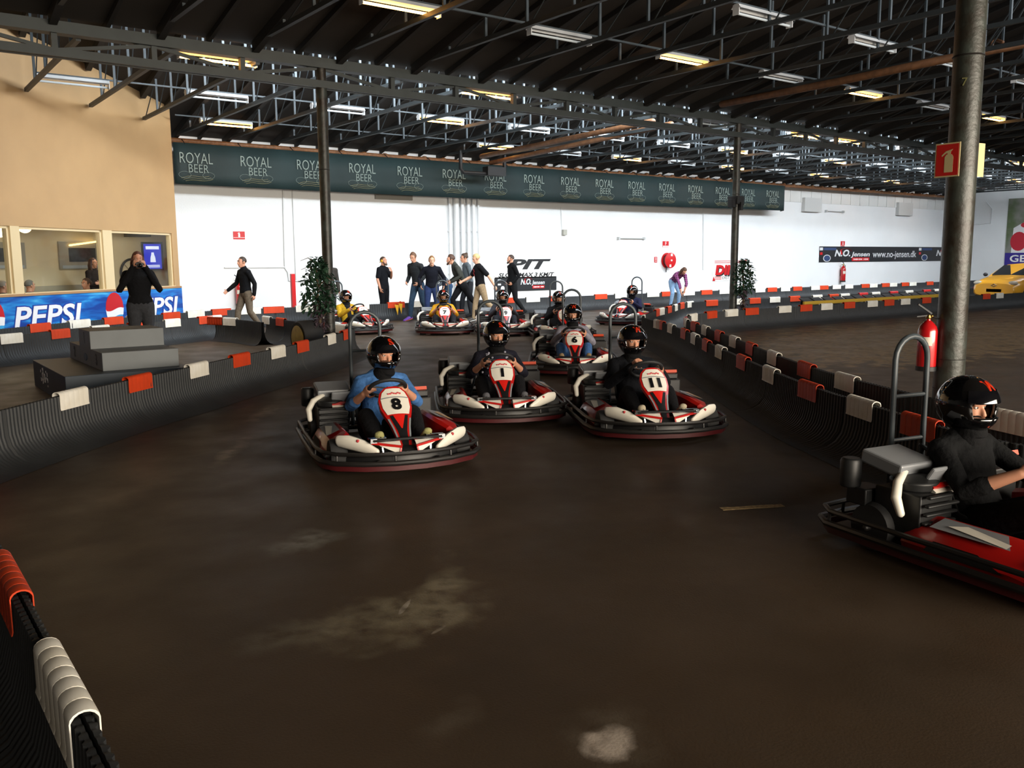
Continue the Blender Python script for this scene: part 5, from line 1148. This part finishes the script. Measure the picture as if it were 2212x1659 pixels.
        if style == 'long': 
            for s in (-1, 1): b.tube([H(s*.072, -.02, .04), H(s*.088, -.03, -.05), H(s*.09, -.01, -.14), H(s*.085, .01, -.24)], [(.02, .04), (.026, .05), (.028, .045), (.014, .025)], 10)
            b.tube([H(0, -.09, .04), H(0, -.10, -.05), H(0, -.09, -.15), H(0, -.085, -.25)], [(.06, .03), (.075, .035), (.08, .03), (.06, .02)], 12, side=HM @ V3((1, 0, 0)))
        if style == 'bun': b.ball(H(0, -.085, .11), .04, 12)
        if style == 'updo': b.ball(H(0, -.10, .03), (.06, .055, .06), 12)
        if style == 'tail': b.tube([H(0, -.10, .04), H(0, -.14, .0), H(0, -.135, -.1)], [.03, .035, .012], 10)
        b.build('hair', Mh, t, smooth=1.5)
    if extra: extra(t, J, H, HM)
    return t
def at_dir(x, y, deg): return (x, y, 0), rzof(facing((x, y), deg))
# ---- standing and walking figures
def cam_extra(t, J, H, HM):
    c = lerp(J['wrL'], J['wrR'], .5)+V3((0, .06, .07)); cmr = thing('camera', 'black camera held up to the face of the woman by the podium', 'camera'); cmr.matrix_world = Matrix.Translation(t.location) @ Matrix.Rotation(t.rotation_euler.z, 4, 'Z')
    b = MB(); b.box(c, (.125, .06, .085)); b.box(c+V3((0, .005, .05)), (.055, .05, .035)); b.build('camera_body', M_blk, cmr, smooth=0, bevel=.008)
    b = MB(); b.tube([c+V3((0, .03, 0)), c+V3((0, .11, -.005))], .036, 16); b.build('lens', plain('#0c0c0e', .2), cmr)
p, r = at_dir(3.75, 15.2, 6)
person('woman in black top photographing between podium and barrier', p, r, pose(hip=(0, 0, .98), head=(0, .03, 1.645), elL=(-.30, .04, 1.17), elR=(.30, .04, 1.17), wrL=(-.085, .19, 1.54), wrR=(.085, .19, 1.55), shL=(-.175, 0, 1.42), shR=(.175, 0, 1.42)), shirt='#101013', trousers='#3a3b3f', hair='#5a2f1c', style='long', fem=True,
       stout=1.12, scale=1.03, grip=(.7, .7), palm=((1, 0, .2), (-1, 0, .2)), hdir=((.15, .55, .8), (-.15, .55, .8)), extra=cam_extra)
p, r = at_dir(7.33, 20.2, -62)
person('man in black jumper and khaki trousers walking by the white wall', p, r, pose(lean=.06, elR=(.27, .08, 1.16), wrR=(.28, .30, 1.0), elL=(-.25, -.1, 1.15), wrL=(-.24, -.08, .90), knL=(-.1, -.03, .50), anL=(-.1, -.30, .14), toL=(-.1, -.16, .04), knR=(.1, .16, .52), anR=(.1, .22, .09), toR=(.1, .38, .04)), shirt='#0e0f12', trousers='#6b5f50', hair='#3a2c22', style='cropped', collar=True, scale=1.0)
def muffs(t, J, H, HM):
    b = MB(); 
    for s in (-1, 1): b.ball(H(s*.088, -.005, .01), (.022, .034, .042), 12, HM)
    b.tube([H(.09*math.cos(a), -.01-.115*math.sin(a), .0-.03*math.sin(a)) for a in [math.pi*k/10 for k in range(11)]], .009, 8); b.build('ear_defenders', plain('#d0a020', .4), t)
p, r = at_dir(12.2, 22.52, 55)
person('bearded man in black with yellow ear defenders behind the wall barrier', p, r, pose(elL=(-.25, .10, 1.16), wrL=(-.06, .25, 1.36), wrR=(.25, .06, .88)), shirt='#0f1116', sleeve='short', trousers='#121318', hair='#4a3526', style='cropped', beard=True, extra=muffs, palm=((.3, -1, .2), None), hdir=((.5, 0, .85), None), stout=1.08)
p, r = at_dir(12.62, 21.3, -40)
person('man in dark grey jacket and jeans looking down behind the navy jumper man', p, r, pose(lean=.22, elL=(-.27, .02, 1.15), wrL=(-.18, .2, .98), elR=(.27, .02, 1.15), wrR=(.2, .2, 1.0), knR=(.1, .15, .52), anR=(.12, .2, .085), toR=(.13, .38, .03), knL=(-.12, -.02, .5), anL=(-.12, -.32, .1), toL=(-.13, -.16, .03)), shirt='#2c2e30', trousers='#33465a', hair='#6a4a33', style='tuft', shoes='#6a3fa0', soles='#c8622c', look=(.2, .35), scale=1.07)
p, r = at_dir(12.45, 20.3, 4)
person('fair man in navy jumper and jeans leaning forward behind kart seven', p, r, pose(lean=.30, elL=(-.33, .04, 1.16), wrL=(-.3, .22, .96), elR=(.33, .04, 1.16), wrR=(.3, .24, .97), knL=(-.13, .06, .5), knR=(.13, .08, .5), anL=(-.16, -.1, .085), anR=(.15, .02, .085), toL=(-.2, .08, .03), toR=(.18, .2, .03)), shirt='#11131d', trousers='#26345a', hair='#8a6238', style='tuft', skin=2, look=(0, .0), scale=1.02, grip=(.35, .35))
p, r = at_dir(13.5, 20.4, -78)
person('bearded man in olive grey hoodie striding in black trousers', p, r, pose(lean=.42, elL=(-.26, .10, 1.15), wrL=(-.2, .32, 1.02), elR=(.26, .06, 1.16), wrR=(.24, .3, 1.0), knL=(-.1, -.22, .56), anL=(-.1, -.58, .26), toL=(-.1, -.52, .1), knR=(.1, .24, .55), anR=(.1, .16, .085), toR=(.1, .33, .03)), shirt='#3b3d38', trousers='#17181b', hair='#4f3322', style='tuft', beard=True, collar=True, look=(0, .1), scale=1.06, shoes='#2a2b30', soles='#d8d6d0')
p, r = at_dir(13.62, 21.35, -65)
person('grey haired person in jeans stooping behind the bearded striding man', p, r, pose(lean=.75, elL=(-.25, .2, 1.05), wrL=(-.2, .4, .95), elR=(.25, .2, 1.05), wrR=(.2, .4, .95), knR=(.1, .15, .5), anR=(.1, .1, .085)), shirt='#6a7078', trousers='#3d5878', hair='#7a7a7c', style='short', look=(.3, .3))
p, r = at_dir(14.45, 21.5, -72)
person('man in grey sweatshirt with a hair bun behind the blond man', p, r, pose(lean=.15, wrL=(-.24, .2, .95), wrR=(.24, .2, .95), knR=(.1, .15, .52), anR=(.1, .2, .09), toR=(.1, .36, .03)), shirt='#5d666c', trousers='#24262b', hair='#4a3626', style='bun', look=(0, .1), scale=1.05)
p, r = at_dir(13.55, 19.6, -70)
def print_red(t, J, H, HM):
    b = MB(); c = J['hip']+(J['neck']-J['hip'])*.62
    for k in range(6): b.ball(c+V3((.03*((k % 3)-1), .142, .03*k-.07)), (.025, .012, .016), 8)
    b.build('shirt_print', plain('#8a2428', .8), t)
person('blond man in black tee and beige chinos walking past the wall pipes', p, r, pose(lean=.12, elR=(.30, .14, 1.18), wrR=(.22, .42, 1.06), elL=(-.28, -.14, 1.18), wrL=(-.30, -.28, .95), knR=(.1, .10, .52), anR=(.1, .16, .09), toR=(.1, .33, .03), knL=(-.1, -.12, .52), anL=(-.12, -.46, .22), toL=(-.12, -.36, .07)), shirt='#121215', sleeve='short', trousers='#a08a6c', hair='#d0ae78', style='fringe', skin=2, look=(0, .35), scale=1.03, extra=print_red, shoes='#3a3530', soles='#dad8d2')
p, r = at_dir(15.75, 21.1, -66)
person('bearded man in black hoodie walking past the pit lane board, hands in pockets', p, r, pose(lean=.05, elL=(-.27, -.08, 1.16), wrL=(-.19, .08, .98), elR=(.27, -.08, 1.16), wrR=(.19, .08, .98), knL=(-.1, -.05, .5), anL=(-.1, -.34, .13), toL=(-.1, -.2, .04), knR=(.1, .16, .52), anR=(.1, .26, .09), toR=(.1, .42, .03)), shirt='#0f1012', trousers='#131416', hair='#3d2a1f', style='cropped', beard=True, collar=True, look=(-.1, .05), scale=1.02)
p, r = at_dir(22.75, 21.1, 32)
def plaid(t, J, H, HM): pass
person('long haired woman in purple checked shirt and pale jeans bending down', p, r, pose(lean=.95, hip=(0, -.12, .93), hpL=(-.09, -.1, .90), hpR=(.09, -.1, .90), neck=(0, -.10, 1.44), elR=(.14, .52, .80), wrR=(.1, .56, .52), elL=(-.2, .42, .84), wrL=(-.14, .40, .60), knL=(-.14, .06, .49), knR=(.14, .06, .49), anL=(-.16, -.03, .085), anR=(.16, -.03, .085), head=(0, .56, 1.28)), shirt=('#3a2038', '#8a4a78', 4.5), sleeve='mid', trousers='#8fb0d4', hair='#5a3c2a', style='long', fem=True, look=(0, .95), scale=.97)
gB = aty(708, 555, 21.2)
person('grey haired man in dark jacket mostly hidden behind the slim column', (gB.x, 21.2, 0), rzof(facing((gB.x, 21.2), 15)), pose(), shirt='#3a3632', trousers='#2d2c2c', hair='#9a9a9c', style='short')
# ---- people in the room behind the windows
def cafe_at(px, d): q = wallpt(px, 600, d); return (q.x, q.y)
x, y = cafe_at(202, -1.7)
person('long haired woman in dark leather jacket standing behind the middle window', (x, y, 0), rzof(facing((x, y), 50)), pose(elL=(-.25, .05, 1.14), elR=(.25, .05, 1.14), wrL=(.06, .2, 1.16), wrR=(-.06, .22, 1.12), shL=(-.17, 0, 1.42), shR=(.17, 0, 1.42)), shirt='#2a211e', trousers='#17171a', hair='#4a2f24', style='long', fem=True, scale=1.0, palm=((0, -1, 0), (0, -1, 0)))
def seat_pose(**kw): return pose(hip=(0, 0, .50), hpL=(-.09, .02, .48), hpR=(.09, .02, .48), neck=(0, -.02, 1.03), head=(0, .015, 1.185), shL=(-.185, -.02, .96), shR=(.185, -.02, .96), elL=(-.24, .08, .70), elR=(.24, .08, .70), wrL=(-.18, .3, .72), wrR=(.18, .3, .72),
        knL=(-.11, .44, .50), knR=(.11, .44, .50), anL=(-.11, .42, .085), anR=(.11, .42, .085), toL=(-.12, .58, .03), toR=(.12, .58, .03), **kw)
def chair_for(p, rz, label):
    t = thing('chair', label, 'chair', p, rz); b = MB(); b.box((0, .05, .40), (.42, .44, .05)); b.build('seat', plain('#4a3c30'), t, smooth=0, bevel=.01)
    b = MB(); b.box((0, -.20, .68), (.42, .03, .34)); b.build('backrest', plain('#4a3c30'), t, smooth=0, bevel=.01)
    for sx in (-1, 1):
        for sy in (-.15, .25): b = MB(); b.box((sx*.18, sy, .19), (.03, .03, .38)); b.build('leg', plain('#2b2622'), t, smooth=0)
for px, d, ang, kw, lab in ((186, -.65, -50, dict(shirt='#1b1a1d', hair='#5a4030', style='updo', fem=True), 'woman with pinned up hair seated close behind the middle window'),
                            (62, -.75, 125, dict(shirt=('#22304e', '#5a7098', 5), hair='#6a665f', style='cropped', stout=1.1), 'grey haired man in blue checked shirt seated with his back turned'),
                            (4, -.85, 110, dict(shirt='#15151a', hair='#8a7a6a', style='cropped', stout=1.1), 'seated man in dark jacket at the edge of the leftmost window')):
    x, y = cafe_at(px, d); rz = rzof(facing((x, y), ang)); person(lab, (x, y, 0), rz, seat_pose(), trousers='#26262a', **kw); chair_for((x, y, 0), rz, 'brown chair under the '+lab.split(' seated')[0].split(' at')[0])
# ---- drivers
def sit(**kw):
    J = pose(hip=(0, -.36, .17), hpL=(-.09, -.32, .17), hpR=(.09, -.32, .17), neck=(0, -.50, .64), head=(0, -.47, .795), shL=(-.185, -.49, .57), shR=(.185, -.49, .57), elL=(-.30, -.24, .40), elR=(.30, -.24, .40), wrL=(-.185, -.015, .535), wrR=(.185, -.015, .535),
             knL=(-.20, .12, .37), knR=(.20, .12, .37), anL=(-.17, .52, .16), anR=(.17, .52, .16), toL=(-.19, .60, .27), toR=(.19, .60, .27)); J.update({k: V3(v) for k, v in kw.items()}); return J
DR = [dict(shirt='#4a78b4', sleeve='mid', trousers='#121215', shoes='#a3a06a', helmet='S', look=(.25, .0)), dict(shirt='#22222e', sleeve='mid', trousers='#17171a', shoes='#5a5a5e', helmet='S', fem=True, look=(.22, 0)),
      dict(shirt='#101218', trousers='#101013', shoes='#b0a68e', helmet='W', look=(.12, 0)), dict(shirt='#8f8c98', trousers='#44699c', shoes='#8a7658', helmet='W', fem=True, look=(0, 0)), dict(shirt='#b8901e', trousers='#17181c', shoes='#222', helmet='S'),
      dict(shirt='#c8901c', sleeve='mid', trousers='#1c1c20', shoes='#333338', helmet='W', stout=1.15), dict(shirt='#3a3a40', trousers='#24242a', shoes='#3a3040', helmet='A'), dict(shirt='#101114', trousers='#101114', shoes='#222', helmet='Z'),
      dict(shirt='#1a1c38', trousers='#101114', shoes='#222', helmet='S'), dict(shirt='#0f1012', sleeve='mid', trousers='#101013', shoes='#333', helmet='W', skin=0)]
DL = ['in blue shirt and black helmet at the wheel of kart eight', 'in dark patterned blouse and black helmet in kart one', 'all in black with raised thumb in kart eleven', 'in pale grey jumper and jeans in kart six', 'in yellow and black jacket in kart three', 'in mustard shirt in kart seven',
      'in dark grey top in kart nine', 'in black half hidden behind the driver of kart six', 'in navy top in the farthest kart', 'in black in the kart closest to the viewer']
def patt(t, J, H, HM):
    r = random.Random(4); b = MB(); up = (J['neck']-J['hip']).normalized(); sd = V3((1, 0, 0)); fw = sd.cross(up)*-1
    for k in range(46):
        u = r.uniform(.35, .92); a = r.uniform(-1.2, 1.2); rx = .178; ry = .126; c = J['hip']+(J['neck']-J['hip'])*u+sd*rx*math.sin(a)*(1 if u < .82 else .8)+V3((0, up.z, -up.y))*ry*math.cos(a)
        b.ball(c, (.013, .008, .013), 6)
    b.build('blouse_dots', plain('#9a9aa8', .8), t)
def yel(t, J, H, HM):
    b = MB()
    up = (J['neck']-J['hip']).normalized(); b.tube([J['hip']+up*.12, J['hip']+up*.42], [(.10, .135), (.11, .14)], 12, side=(1, 0, 0)); b.build('black_panel', cloth('#17171a'), t)
for i, ((p, rz, kt), d) in enumerate(zip(KPOS, DR)):
    J = sit(); kw = dict(d); g = [.95, .95]; kw.setdefault('vox', .009 if i < 4 or i == 9 else .011)
    pal = ((.55, .6, .55), (-.55, .6, .55), (1, -1)); hd = ((.25, .8, .55), (-.25, .8, .55))
    if HX[i]:
        for k, m in (('neck', .8), ('head', 1), ('shL', .7), ('shR', .7), ('elL', .4), ('elR', .4)): J[k] = J[k]+V3((HX[i]*m, 0, 0))
    if i == 2: J['wrR'] = V3((.10, -.08, .60)); g[1] = 1.0
    kw.setdefault('extra', patt if i == 1 else yel if i == 4 else None)
    kw['shoes'] = kw['shoes'] if len(kw['shoes']) == 7 else '#'+''.join(c*2 for c in kw['shoes'][1:])
    person('driver '+DL[i], p, rz, J, grip=g, palm=pal, hdir=hd, seated=True, hair='#3a2a20', **kw)
